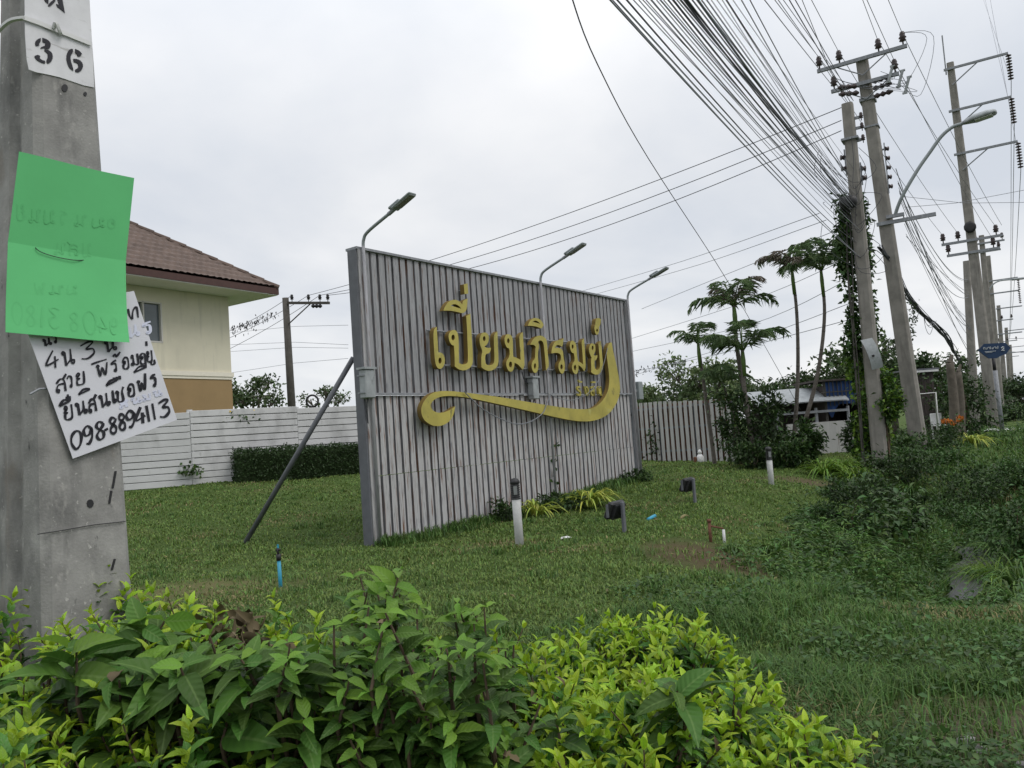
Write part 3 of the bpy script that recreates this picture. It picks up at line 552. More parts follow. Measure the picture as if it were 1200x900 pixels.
for z in zs:
    wd = FWp(min(z, 3.2)) - .003 * max(0, z - 3.2); yf = FWp(z) * .95 / 2; vs += [PB + PLEAN(z) + PRX * x + PN * (y + yf - wd * .60) + ZUP * z for x, y in pole_sec(wd, wd * 1.2)]
mb.add(vs, [(i * 16 + k, i * 16 + (k + 1) % 16, (i + 1) * 16 + (k + 1) % 16, (i + 1) * 16 + k) for i in range(len(zs) - 1) for k in range(16)] + [tuple(range(16 * len(zs) - 16, 16 * len(zs)))])
mb.build('shaft', M['concrete'], npole)
def FPt(o=0.0, z=1.6): return PB + PN * (FWp(z) * .95 / 2 + o)
# tapered face: plane through the front face leaning slightly with the taper
PNt = nrm(PN + ZUP * (.046 * .95 / 2)); P0 = PB + PN * (FWp(0) * .95 / 2)
def onp(px, py, o=0.0): return PP(px, py, P0 + PNt * o, PNt)
def flat(name, loops, o, th, m, parent, it=0): return extrude(name, [[onp(x, y, o) for x, y in l] for l in loops], -PNt * th, m, m, parent, it)
patch = flat('number_patch', [[(28.5, -60), (103, -60), (105.0, 0), (108.5, 60), (110.5, 102.5), (98, 100), (85, 95.5), (70, 90.5), (55, 87), (42, 84.5), (34, 81.5), (31.5, 70), (29.5, 40)]], .0025, .002, M['paint'], npole)
c36 = lambda L_: [[(x / 3.6, y / 3.6) for x, y in l] for l in L_]
for L_ in ([[(148, 178), (158, 165), (172, 160), (172, 176), (164, 184), (166, 192), (152, 194)]], [[(180, 159), (200, 166), (214, 180), (214, 196), (206, 208), (186, 202), (172, 204), (176, 196), (190, 194), (192, 182), (180, 176)]],
           [[(206, 211), (220, 222), (224, 242), (216, 262), (200, 268), (196, 254), (202, 246), (202, 226), (188, 214), (190, 206)]], [[(146, 236), (160, 230), (170, 236), (168, 246), (180, 254), (190, 256), (190, 268), (170, 262), (152, 250)]],
           [[(308, 206), (308, 222), (298, 234), (298, 254), (308, 284), (310, 298), (294, 288), (284, 266), (280, 240), (286, 218), (296, 206)]], [[(318, 206), (336, 214), (346, 226), (340, 238), (328, 238), (326, 228), (318, 222)]],
           [[(310, 248), (326, 248), (344, 258), (352, 276), (346, 294), (332, 306), (318, 302), (318, 292), (330, 288), (332, 274), (324, 264), (312, 262)]],
           [[(190, -20), (206, -8), (204, 16), (194, 8), (188, 0)], [(196, -8), (200, 0), (198, 6)]], [[(206, 16), (228, -4), (236, 2), (214, 26), (204, 26)]], [[(232, -30), (258, -30), (266, 10), (274, 54), (258, 40), (240, 26), (238, 16), (250, 22), (244, 0)]]):
    extrude('stencilled_mark', [[onp(x, y, .0045) for x, y in l] for l in c36(L_)], -PNt * .002, M['ink'], M['ink'], patch, 1 if len(L_) == 1 else 0)
# strap round the pole and its twist
st = [onp(x, y, .006) for x, y in ((28, 21), (45, 27), (62, 34), (80, 41), (106, 51.5))]
mb = MB()
for a, b in zip(st[:-1], st[1:]): mb.prism([a + ZUP * .006, b + ZUP * .006, b - ZUP * .006, a - ZUP * .006], PNt * .003)
e0 = st[0]; mb.tube(catmull([e0, e0 - PN * .05 - PRX * .012 + ZUP * .003, e0 - PN * .12 - PRX * .02 - ZUP * .02, e0 - PN * .14 - PRX * .035 - ZUP * .05], 4), .006, 5)
mb.build('strap', M['white'], npole); mb = MB(); mb.tube(catmull([st[2] + PNt * .004, st[2] + PNt * .015 + ZUP * .012, st[2] + PNt * .012 + PRX * .012 - ZUP * .008, st[2] + PRX * .02 - ZUP * .004], 4), .005, 5)
mb.build('strap_knot', M['white'], npole)
for x, y, r in ((76, 103, 3.6), (100, 110, 2.0), (38, 70, 1.2), (106, 590, 4.0), (118, 748, 4.2)):
    flat('bolt_hole', [ell((x, y), r, r * 1.25, 10)], .002, .003, M['black'], npole)
for a, b in (((136, 552), (132, 572)), ((131, 575), (128, 590)), ((135, 655), (131, 668))): 
    flat('chip', [[(a[0] - 1.5, a[1]), (a[0] + 1, a[1]), (b[0] + 1.5, b[1]), (b[0] - 1, b[1])]], .002, .003, M['black'], npole)
MB().tube([onp(44, 626, .004), onp(70, 622, .004), onp(110, 615, .005), onp(147, 611, .004)], .0012, 5).build('tie_wire', M['black'], npole)
MB().tube([onp(35, 462, .004), onp(46, 456, .006), onp(60, 455, .004)], .003, 5).build('tie_wire', M['steel'], npole)

def sheet(name, corners, o, curl, m, parent=None, nu=14, nv=18, th=.0012):
    """paper: corners TL, TR, BR, BL in photograph pixels on the pole-face plane, gently curled off it"""
    c = [onp(x, y, o) for x, y in corners]; V = []
    for j in range(nv + 1):
        for i in range(nu + 1):
            u, v = i / nu, j / nv; p = (c[0] * (1 - u) + c[1] * u) * (1 - v) + (c[3] * (1 - u) + c[2] * u) * v
            V.append(p + PNt * curl(u, v))
    k = (nu + 1) * (nv + 1); V += [p - PNt * th for p in V]
    f = []; g = lambda i, j: j * (nu + 1) + i
    for j in range(nv):
        for i in range(nu):
            q_ = (g(i, j), g(i, j + 1), g(i + 1, j + 1), g(i + 1, j)); f += [q_, tuple(a + k for a in reversed(q_))]
    rim = [g(i, 0) for i in range(nu)] + [g(nu, j) for j in range(nv)] + [g(i, nv) for i in range(nu, 0, -1)] + [g(0, j) for j in range(nv, 0, -1)]
    f += [(rim[i], rim[(i + 1) % len(rim)], rim[(i + 1) % len(rim)] + k, rim[i] + k) for i in range(len(rim))]
    return mesh(name, V, f, m, parent, False), c
def strokes(name, pl, wd, m, parent, o, curlfn=None, wv=.25):
    """ink: flat ribbons following pen strokes given in photograph pixels"""
    mb = MB(); kk = 0
    for s in pl:
        c = catmull([np.r_[p, 0] for p in s], 5) if len(s) > 2 else [np.r_[p, 0] for p in s]
        n = len(c); L = []; R = []
        for i in range(n):
            t = nrm(c[min(i + 1, n - 1)] - c[max(i - 1, 0)]); nn_ = np.array([-t[1], t[0]])
            ww = wd * (1 + wv * math.sin(1.7 * i / 3 + kk)) / 2 * (1.0 + .35 * abs(nn_[0]))
            L.append(c[i][:2] + nn_ * ww); R.append(c[i][:2] - nn_ * ww)
        oo = o + .00012 * (kk % 7); kk += 1
        cf = curlfn or (lambda x, y: 0)
        vs = [onp(x, y, oo + cf(x, y)) for x, y in L] + [onp(x, y, oo + cf(x, y)) for x, y in R]
        mb.add(vs, [(i, i + 1, n + i + 1, n + i) for i in range(n - 1)])
    return mb.build(name, m, parent)
wp_t = thing('paper_notice', 'tilted white handwritten Thai notice with a phone number, half under the green sheet', 'notice', onp(120, 440, .02))
sheet('paper', [(22, 362), (157, 341), (207.5, 492), (85.5, 537.5)], .014, lambda u, v: .0, M['paper'], wp_t)
GL = {
 '0': [[(.5, 1), (.15, .8), (.05, .4), (.35, 0), (.75, .15), (.95, .6), (.8, .92), (.5, 1)]], '9': [[(.85, .75), (.5, 1), (.15, .8), (.25, .5), (.6, .5), (.85, .75), (.8, .3), (.5, 0), (.25, .05)]],
 '8': [[(.8, .85), (.45, 1), (.2, .8), (.4, .58), (.75, .35), (.7, .05), (.35, 0), (.15, .25), (.45, .52), (.8, .75), (.8, .85)]], '-': [[(0, .45), (1, .55)]], '4': [[(.65, 1), (.05, .3), (1, .42)], [(.75, .65), (.7, 0)]], '1': [[(.4, 1), (.6, 0)]],
 '3': [[(.1, .9), (.6, 1), (.9, .9), (.45, .6), (.85, .5), (.9, .2), (.5, 0), (.1, .1)]],
 'น': [[(.05, .85), (.17, .97), (.27, .85), (.15, .75), (.05, .85)], [(.27, .88), (.3, .0)], [(.3, .02), (.55, .2), (.72, .35), (.75, 1)], [(.74, .3), (.8, .05), (.95, .05), (.98, .22), (.75, .25)]],
 'ม': [[(.05, .85), (.17, .97), (.27, .85), (.15, .75), (.05, .85)], [(.27, .9), (.27, .2), (.15, .05), (.05, .15), (.2, .25), (.8, .02), (.82, 1)]],
 'ว': [[(.1, .8), (.4, 1), (.78, .8), (.75, .15), (.6, .0), (.48, .12), (.7, .2)]], 'ย': [[(.35, .78), (.22, .7), (.15, .85), (.3, .97), (.4, .8), (.12, .55), (.4, .5), (.15, .42), (.15, .1), (.45, 0), (.8, .12), (.85, 1)]],
 'พ': [[(.05, .85), (.17, .97), (.27, .85), (.1, .75)], [(.15, .95), (.3, 0), (.5, .7), (.72, 0), (.95, 1)]], 'ฟ': [[(.05, .85), (.17, .97), (.27, .85), (.1, .75)], [(.15, .95), (.3, 0), (.5, .7), (.72, 0), (.95, 1.45)]],
 'ร': [[(.9, .98), (.5, .95), (.2, .78), (.75, .7), (.8, .15), (.65, 0), (.52, .12), (.75, .2)]], 'อ': [[(.42, .6), (.28, .52), (.25, .68), (.45, .66), (.3, .45), (.12, .75), (.45, 1), (.82, .8), (.8, .1), (.45, 0), (.15, .12), (.15, .45)]],
 'ส': [[(.15, .75), (.5, 1), (.82, .8), (.85, 0)], [(.78, .6), (.3, .6), (.12, .25), (.28, .05), (.35, .22), (.2, .28)], [(.75, .95), (1.05, 1.25)]], 'เ': [[(.4, 1), (.4, .1), (.6, 0), (.72, .15), (.55, .25), (.42, .15)]],
 'ช': [[(.1, .7), (.22, .88), (.36, .75), (.2, .66)], [(.3, .8), (.25, .05), (.8, .0), (.78, .7), (1, 1.05)]], 'i': [[(0, .0), (.45, .55), (.95, .2), (0, 0)]], 'I': [[(0, .0), (.45, .55), (.95, .2), (0, 0)], [(.95, .2), (.98, .8)]], 'U': [[(0, .0), (.45, .55), (.95, .2), (0, 0)], [(.95, .2), (.98, .8)], [(.72, .3), (.75, .85)]],
 "'": [[(.5, 0), (.55, 1)]], '~': [[(.1, .4), (.4, .8), (.5, .2), (1, .9)]], 'u': [[(.25, 0), (.4, -.3), (.5, -.05), (.45, -.6), (.9, -.6), (.9, 0)]],
}
K7 = 5.805
def hand(seq, ang, wd=2.1):
    """seq: (glyph, x, y baseline-left in the enlarged view, width, height)"""
    ex = np.array([math.cos(ang), -math.sin(ang)]); ey = np.array([-math.sin(ang) * .35, -math.cos(ang)]); o = []
    for g, x, y, w_, h_ in seq:
        for s in GL[g]: o.append([tuple((np.array([x, y]) + ex * u * w_ + ey * v * h_) / K7 + np.array([30, 390])) for u, v in s])
    return o
S = []
S += hand([('0', 315, 800, 82, 125), ('9', 395, 765, 82, 125), ('8', 478, 735, 80, 125), ('-', 540, 690, 26, 60), ('8', 572, 692, 66, 112), ('8', 634, 668, 64, 112), ('9', 686, 650, 76, 115), ('4', 750, 632, 74, 118), ('1', 824, 610, 30, 118), ('1', 864, 596, 30, 118), ('3', 908, 584, 84, 118)], RAD(19))
S1 = hand([('ย', 265, 600, 72, 100), ('น', 345, 568, 80, 92), ('ส', 428, 550, 66, 92), ('น', 505, 515, 76, 92), ('เ', 584, 482, 48, 90), ('ช', 618, 475, 62, 88), ('อ', 698, 440, 56, 86), ('ฟ', 762, 402, 72, 76), ('ร', 848, 372, 52, 80), ('U', 230, 498, 80, 55), ("'", 280, 450, 20, 30), ('i', 360, 420, 86, 42), ('U', 548, 358, 84, 42), ("'", 632, 320, 20, 26), ('I', 738, 270, 92, 50)], RAD(20))
S2 = hand([('น', 120, 95, 60, 50), ('ว', 180, 75, 40, 60), ('4', 140, 258, 96, 125), ('น', 252, 232, 88, 108), ('3', 372, 190, 112, 112), ('น', 540, 138, 84, 84)], RAD(18)); NR1 = len(S2)
S2 += hand([('ส', 205, 418, 84, 94), ('ว', 285, 375, 44, 79), ('ย', 345, 362, 72, 88), ('พ', 485, 302, 86, 82), ('ร', 578, 272, 54, 75), ('~', 590, 176, 60, 32), ('อ', 662, 252, 52, 81), ('ม', 722, 228, 58, 77), ('อ', 780, 218, 48, 75), ('ย', 826, 202, 46, 75), ("'", 812, 92, 24, 32), ('u', 832, 196, 50, 45)], RAD(18)); NR2 = len(S2)
S2 += [[(44, 428), (52, 424), (60, 421)][:0] or [(107, 427), (115, 424), (125, 421)]]
S2 += [[(150, 362), (152, 370), (155, 374)], [(155, 374), (156, 364), (160, 360), (162, 372)]]
strokes('handwriting', S, 2.35, M['ink'], wp_t, .0155); strokes('handwriting', S1, 2.1, M['ink'], wp_t, .0155); strokes('handwriting', S2[:NR1], 1.75, M['ink'], wp_t, .0155); strokes('handwriting', S2[NR1:NR2], 1.75, M['ink'], wp_t, .0155); strokes('handwriting', S2[NR2:], 1.75, M['ink'], wp_t, .0155)
for sq in ([('น', 690, 40, 90, 80), ('ร', 790, 20, 80, 80)], [('ส', 640, 520, 60, 40), ('น', 720, 490, 70, 40), ('ม', 800, 465, 60, 40), ('น', 870, 440, 60, 40)]): strokes('faded_mark', hand(sq, RAD(18)), 2.2, M['ghost'], wp_t, .0152)
gp_t = thing('paper_notice', 'blank bright green paper sheet wired over the pole above the handwritten notice', 'notice', onp(80, 290, .03))
gc = lambda u, v: -.021 * (1 - abs(v - .5) * 2) + .05 * max(0, u - .6) ** 2 + .07 * max(0, v - .75) ** 2 + .05 * max(0, u + v - 1.6) ** 2 + .0012 * math.sin(9 * u + 4 * v)
sheet('paper', [(22.5, 177.5), (155.2, 209.5), (146.5, 402.5), (5.8, 389.5)], .034, gc, M['green'], gp_t)
def gcurl(px, py):
    u = v = .5
    for _ in range(6): u = (px - (22.5 - 16.7 * v)) / (132.7 + 8 * v); v = (py - (177.5 + 32 * u)) / (212 - 19 * u)
    return gc(min(1, max(0, u)), min(1, max(0, v))) + .0004
cw_ = [(41.5, 288), (43, 292), (52, 297), (70, 302), (90, 305), (107, 304)]
MB().tube(catmull([onp(x, y, .034 + gcurl(x, y) + (.004 if 0 < i < 5 else -.01)) for i, (x, y) in enumerate(cw_)], 5), .0011, 5).build('tie_wire', M['black'], gp_t)
k_ = 3.753; gs = []
def gst(seq, mir=True):
    o = []
    for g, x, y, w_, h_ in seq:
        for s in GL[g]: o.append([((x + (1 - u if mir else u) * w_) / k_, 170 + (y - v * h_) / k_) for u, v in s])
    return o
for sq in ([('0', 50, 790, 50, 100), ('8', 110, 795, 50, 90), ('1', 170, 800, 30, 90), ('3', 215, 805, 50, 90), ('8', 300, 815, 50, 80), ('0', 365, 830, 60, 100), ('4', 430, 825, 40, 70), ('9', 480, 830, 40, 70)],
           [('ย', 70, 330, 40, 70), ('น', 130, 340, 50, 60), ('ม', 190, 345, 50, 60), ('ร', 260, 350, 40, 60), ('น', 330, 355, 50, 50), ('ม', 400, 360, 60, 40), ('อ', 470, 365, 40, 40)],
           [('น', 240, 480, 50, 50), ('ส', 300, 485, 50, 50), ('ม', 360, 490, 40, 60)], [('พ', 150, 655, 50, 50), ('น', 220, 655, 60, 40), ('ม', 290, 655, 50, 40)]):
    strokes('showthrough_writing', gst(sq), 1.5, M['faded'], gp_t, .034, gcurl)
# ------------------------------------------------------------------ lawn furniture
def bollard(p, H, label, tilt=(0, 0)):
    t = thing('garden_bollard', label, 'bollard', p, 'garden bollard lights')
    ax = nrm([tilt[0], tilt[1], 1]); b = np.array(p) - ax * .15
    MB().lathe(b, [(.062, 0), (.062, H * .66 + .15), (.056, H * .66 + .16)], 14, ax).build('post', M['bollard'], t, True)
    z = H * .66 + .15; pr = [(.056, z), (.07, z + .005), (.07, z + .02)]
    for k in range(6): pr += [(.05, z + .025 + k * .03), (.068, z + .04 + k * .03), (.068, z + .046 + k * .03)]
    MB().lathe(b, pr + [(.05, z + .21), (.072, z + .225), (.07, z + .255), (.045, z + .29), (.01, z + .30)], 14, ax).build('lantern', M['black'], t, True)
    MB().box(b + ax * (z + .13) - np.array([0, .062, 0]), (.05, .02, .12)).build('lens', M['lens'], t)
b1 = G(609, 11.1); b2 = G(904, 17.5)
bollard(b1, .96, 'white bollard with black lantern head on the lawn close to the sign board', (-.01, 0))
bollard(b2, .80, 'far white bollard with black lantern head standing before the palm clump')
def spot(p, label, s=1.0, facing=None, hd=.42):
    t = thing('spotlight', label, 'spotlight', p, 'black garden spotlights'); p = np.array(p)
    d = nrm(np.array(facing) if facing is not None else -BN); d = nrm(d * np.array([1, 1, 0])); sd_ = np.array([-d[1], d[0], 0])
    a = nrm(d * math.cos(RAD(25)) + ZUP * math.sin(RAD(25))); up = np.cross(a, -sd_); up = up if up[2] > 0 else -up
    MB().box(p + ZUP * .17 * s - d * .12 * s, (.07 * s, .05 * s, .62 * s), (sd_, d, ZUP), .008).build('stake', M['steel_dark'], t)
    c = p + ZUP * .36 * s + d * .03 * s; hd_ = MB().box(c, (hd * s, .09 * s, .28 * s), (sd_, a, up), .02)
    for k in range(7): hd_.box(c - a * .06 * s + sd_ * (k - 3) * .045 * s, (.012 * s, .07 * s, .24 * s), (sd_, a, up))
    head = hd_.build('head', M['black'], t)
    MB().box(c + a * .047 * s, (hd * .86 * s, .006, .22 * s), (sd_, a, up)).build('lens', M['lens'], head)
    MB().box(c + sd_ * hd * .52 * s, (.015, .04 * s, .2 * s), (sd_, d, ZUP)).box(c - sd_ * hd * .52 * s, (.015, .04 * s, .2 * s), (sd_, d, ZUP)).build('bracket', M['steel_dark'], t)
spot(G(724, 11.8), 'black spotlight on a dark stake in the lawn, the nearer one facing the gold lettering', .95)
spot(G(808, 15.2), 'black spotlight on a dark stake, further right beyond the striped plants', .95)
spot(G(951, 24), 'tiny black spotlight standing before the low white wall by the palms', .8)
p = G(833, 10.8); t = thing('tap_standpipe', 'rusty broken pipe stub with white elbow at the edge of the bare earth', 'standpipe', p)
MB().tube([p - ZUP * .1, p + ZUP * .27], .022, 8).tube([p + ZUP * .27, p + ZUP * .31], .03, 8).build('riser', M['rust'], t, True)
MB().tube([p + ZUP * .22, p + np.array([.17, -.06, .18])], .013, 6).build('pipe', M['rust'], t)
q_ = p + np.array([.17, -.06, 0]); q_[2] = hz(q_[0], q_[1]); MB().tube([q_ - ZUP * .05, q_ + ZUP * .2], .02, 8).build('white_pipe', M['bollard'], t, True)
p = G(329, 9.0); t = thing('sprinkler', 'blue plastic pipe riser with black sprinkler head in the lawn by the steel prop', 'sprinkler', p)
lx = np.array([-.02, 0, 1.]); MB().tube([p - ZUP * .1, p + lx * .30], .022, 8).build('riser', M['bluepipe'], t, True)
MB().tube([p + lx * .30, p + lx * .37], .028, 8).tube([p + lx * .36, p + lx * .44 - np.array([.012, 0, 0])], .014, 6).box(p + lx * .42, (.05, .02, .03)).build('head', M['black'], t, True)
MB().tube([p + lx * .44, p + lx * .48], .011, 6).build('nozzle', M['bluepipe'], t)
p = G(764, 13.2, .03); tag(MB().tube([p - BD * .14, p + BD * .12 + ZUP * .03], .03, 8).build('pipe_offcut', M['bluepipe'], None, True), 'short light blue pipe piece lying on the lawn between the spotlights', 'pipe')
p = G(663, 11.4, .012); c_ = MB(); c_.add([p + np.array(o) for o in ((-.08, -.03, 0), (.02, -.05, .015), (.09, 0, .01), (.03, .04, .03), (-.06, .03, .02))], [(0, 1, 2, 3, 4)]); c_.add([p + np.array(o) - ZUP * .006 for o in ((-.08, -.03, 0), (.02, -.05, .015), (.09, 0, .01), (.03, .04, .03), (-.06, .03, .02))], [(4, 3, 2, 1, 0)])
tag(c_.build('litter', M['white']), 'crumpled pale plastic scrap lying on the grass right of the near bollard', 'litter')
p = G(803, 13.0, .03); tag(MB().tube(catmull([p + BD * -.18, p + ZUP * .03, p + BD * .16 - ZUP * .01], 4), [.004, .02, .025, .022, .02, .015, .012, .01, .004][:9], 6).build('dry_leaf', M['dryg']), 'curled dry straw-coloured leaf on the lawn by the far spotlight', 'leaf')
# variegated strap-leaf clumps at the foot of the board
def strap_plant(p, n, L, label, m=M['l_strap'], group='striped strap-leaf plants', w=.035, name='strap_leaf_plant'):
    t = thing(name, label, 'plant', p, group); p = np.array(p); V, F = [], []; b = 0
    for k in range(n):
        a = random.uniform(0, 2 * math.pi); d = np.array([math.cos(a), math.sin(a), 0]); s = np.array([-d[1], d[0], 0]); l = L * random.uniform(.6, 1.1); e_ = random.uniform(.35, .95)
        b0 = p + d * random.uniform(0, .1) + s * random.uniform(-.08, .08); pts = []
        for i in range(6):
            u = i / 5; q2 = b0 + d * l * e_ * u + ZUP * l * (u * (1.25 - e_ * .35) - u * u * (.55 + e_ * .55)); wd = w * (1 - u ** 2.2) * .5 + .002
            V += [q2 + s * wd + ZUP * wd * .5, q2, q2 - s * wd + ZUP * wd * .5]
        for i in range(5):
            o = b + i * 3; F += [(o, o + 1, o + 4, o + 3), (o + 1, o + 2, o + 5, o + 4)]
        b += 18
    mesh('leaves', V, F, m, t, True); return t
strap_plant(G(692, 15.6), 110, .95, 'large yellow-green striped strap-leaf clump at the foot of the sign board', w=.05)
strap_plant(G(630, 15.1), 55, .72, 'smaller striped strap-leaf clump left of the large one below the sign', w=.045)
bush('low_bush', 'small dark leafy bush against the sign board left of the striped plants', 'bush', G(597, 14.9), (.34, .25, .30), 500, .09, .5, M['l_dark'], 'low plants along the sign board', m2=M['l_vine'])
bush('low_bush', 'low dark green bush filling between the two striped plants', 'bush', G(658, 15.4), (.45, .25, .22), 450, .09, .5, M['l_dark'], 'low plants along the sign board', m2=M['l_vine'])
bush('low_bush', 'low green weed tuft at the right end of the sign board foot', 'bush', bp(8.3, .35, hz(*bp(8.3, .35, 0)[:2])), (.5, .25, .2), 400, .09, .5, M['l_dark'], 'low plants along the sign board', m2=M['weed'])
for px, u, lab in ((538, 2.5, 'wispy weed tuft growing at the sign board foot behind the bollard'), (505, 1.9, 'wispy weed tuft growing at the sign board foot left of the bollard')):
    q_ = bp(u, .18, 0); q_[2] = hz(q_[0], q_[1]); strap_plant(q_, 40, .45, lab, M['tall'], 'weed tufts at the board foot', .018, 'weed_tuft')
# climbing seedlings on the board
for k, (x, ys) in enumerate(((651, (520, 540, 556, 566)), (404 + 245, (575, 585)))):
    pts = [PP(x + random.uniform(-2, 2), y, bp(0, .03, 0), BN) for y in ys for _ in range(5)]; pts = np.array(pts) + rng.normal(size=(len(pts), 3)) * .035; n = len(pts)
    t = thing('creeper', ('thin creeper with a few leaves climbing the sign board below the swash', 'small creeper low on the sign board above the striped plants')[k], 'creeper', pts[0], 'creepers on the sign board')
    leaf_mesh('leaves', [(pts, rdir(n) + BN * .4, np.tile(BN, (n, 1)) + rdir(n) * .4, .09 + .05 * rng.random(n), .07, T_SIMPLE, .1, M['l_vine'])], t)
    MB().tube(catmull([PP(x, ys[0], bp(0, .015, 0), BN), PP(x + 1, ys[-1], bp(0, .015, 0), BN), bp(5.8, .03, 0)], 4), .006, 5).build('stem', M['stem'], t)

# ------------------------------------------------------------------ boundary wall, clipped hedge, paling fence
W0, W1, W2 = G(-160, 20.6), G(226, 22.4), G(560, 27.0)
def plank_wall(t, a, b, H, n, rows=11):
    a = np.array(a); b = np.array(b); d = nrm((b - a) * [1, 1, 0]); L = np.linalg.norm((b - a)[:2]); nn_ = np.array([d[1], -d[0], 0]); nn_ = nn_ if np.dot(nn_, -a) > 0 else -nn_
    mb = MB(); k = int(round(L / 2.9)); sg = L / k
    for i in range(k):
        u0 = a + d * (i * sg); z0 = a[2] + (b[2] - a[2]) * (i + .5) / k
        for r in range(rows):
            hh = H / rows; g = random.choice((.012, .02, .026, .03)); mb.box(u0 + d * sg / 2 + ZUP * (z0 - u0[2] + hh * (r + .5)) + nn_ * random.uniform(-.006, .006), (sg - .004, .09, hh - g), (d, nn_, ZUP), .006)
    mb.box((a + b) / 2 + ZUP * (H / 2 - .3) - nn_ * .03, (L, .02, H + .5), (d, nn_, ZUP))
    mb.build('panels', M['wall'], t)
    mb = MB()
    for i in range(k + 1):
        q2 = a + d * i * sg; q2[2] = a[2] + (b[2] - a[2]) * i / k; mb.box(q2 + ZUP * (H / 2 - .25) - nn_ * .06, (.14, .14, H + .5), (d, nn_, ZUP))
    mb.build('posts', M['wall'], t)
wl = thing('boundary_wall', 'long white precast wall with dark horizontal joints behind the lawn and below the house', 'wall', W0)
plank_wall(wl, W0, W1, 2.07, 1); plank_wall(wl, W1, W2, 2.12, 1)
def pt_on(a, b, px, D0=23):   # point of segment a-b seen in column px
    best = min(np.linspace(0, 1, 400), key=lambda s: abs(600 + FPX * np.dot(a + (b - a) * s - CAM, CR) / np.dot(a + (b - a) * s - CAM, CF) - px)); return a + (b - a) * best
h0 = pt_on(W1, W2, 272); h1 = pt_on(W1, W2, 480); hd_ = nrm((h1 - h0) * [1, 1, 0]); hn = np.array([hd_[1], -hd_[0], 0]); HL = np.linalg.norm((h1 - h0)[:2]); HH = .86
hg = thing('clipped_hedge', 'dark green box-clipped hedge along the white wall left of the sign board', 'hedge', h0)
hc = h0 + hn * .95
n = 9000; u = rng.random(n) * HL; face = rng.random(n); v = rng.random(n)
front = face < .62; pos = np.where(front[:, None], hc + hd_ * u[:, None] + ZUP * (v * HH)[:, None] + hn * (.02 + rng.normal(size=n) * .02)[:, None], hc + hd_ * u[:, None] - hn * (v * .8)[:, None] + ZUP * (HH + rng.normal(size=n) * .035 + .025 * np.sin(u * 5) + .02 * np.sin(u * 13 + 1))[:, None])
end = rng.random(n) < .06; pos[end] = hc + hd_ * (rng.normal(size=end.sum()) * .03)[:, None] - hn * (rng.random(end.sum()) * .8)[:, None] + ZUP * (rng.random(end.sum()) * HH)[:, None]
gxy = h(pos[:, 0], pos[:, 1]); pos[:, 2] += gxy - h0[2]
leaf_mesh('foliage', [(pos, rdir(n) + hn * .5 + ZUP * .3, rdir(n) + ZUP, .055 + .04 * rng.random(n), .04, T_SIMPLE, .1, M['l_hedge'])], hg)
MB().box(hc + hd_ * HL / 2 - hn * .42 + ZUP * (HH / 2 - .1), (HL - .08, .72, HH + .1), (hd_, hn, ZUP)).build('dark_core', M['l_dark'], hg)  # opaque dark box added inside, stands in for the hedge's shaded interior
tf = pt_on(W0, W1, 238) + np.array([0, -.12, .42]); n = 70; pos = tf + rng.normal(size=(n, 3)) * [.16, .05, .09]
leaf_mesh('foliage', [(pos, rdir(n) + np.array([0, -.6, 0]), rdir(n) + ZUP, .13, .08, T_SIMPLE, .1, M['l_vine'])], thing('wall_weed', 'bright leafy weed sprouting from the face of the white wall left of the clipped hedge', 'weed', tf))
for k, (px, yy) in enumerate(((208, 489), (250, 488))):
    tf = P(px, yy, 22.9 + k * .2) - ZUP * .15; n = 130; pos = tf + rng.normal(size=(n, 3)) * [.5, .08, .1]
    t = thing('flowering_plant', 'low yellow-flowered plant peeping over the white wall ' + ('under the notice' if k == 0 else 'under the house corner'), 'plant', tf, 'plants peeping over the white wall')
    leaf_mesh('foliage', [(pos, rdir(n), rdir(n) + ZUP, .11, .07, T_SIMPLE, .1, M['l_vine']), (pos[:16] + ZUP * .1, rdir(16), rdir(16), .06, .06, T_SIMPLE, .1, M['yellowfl'])], t)
# white paling fence right of the board
fa, fb = P(700, 540, 29.5), P(862, 541, 26); fa[2] = hz(*fa[:2]); fb[2] = hz(*fb[:2]); fd = nrm((fb - fa) * [1, 1, 0]); fn = np.array([fd[1], -fd[0], 0]); FL = np.linalg.norm((fb - fa)[:2])
fe = thing('paling_fence', 'white upright paling fence with narrow dark gaps between sign board and palms', 'fence', fa)
mb = MB(); k = int(FL / .19)
for i in range(k): 
    q2 = fa + (fb - fa) * (i + .5) / k; mb.box(q2 + ZUP * (1.02 + random.uniform(-.015, .015)), (.12, .03, 2.1), (fd, fn, ZUP))
mb.build('palings', M['paling'], fe)
MB().box((fa + fb) / 2 + ZUP * .98 - fn * .075, (FL, .01, 2.0), (fd, fn, ZUP)).build('backing_sheet', M['rust'], fe)
mb = MB()
for z in (.35, 1.15, 1.85): mb.box((fa + fb) / 2 + ZUP * z - fn * .04, (FL, .05, .07), (fd, fn, ZUP))
for i in range(5): mb.box(fa + (fb - fa) * i / 4 + ZUP * .95 - fn * .09, (.08, .08, 2.1), (fd, fn, ZUP))
mb.build('rails', M['steel_dark'], fe)
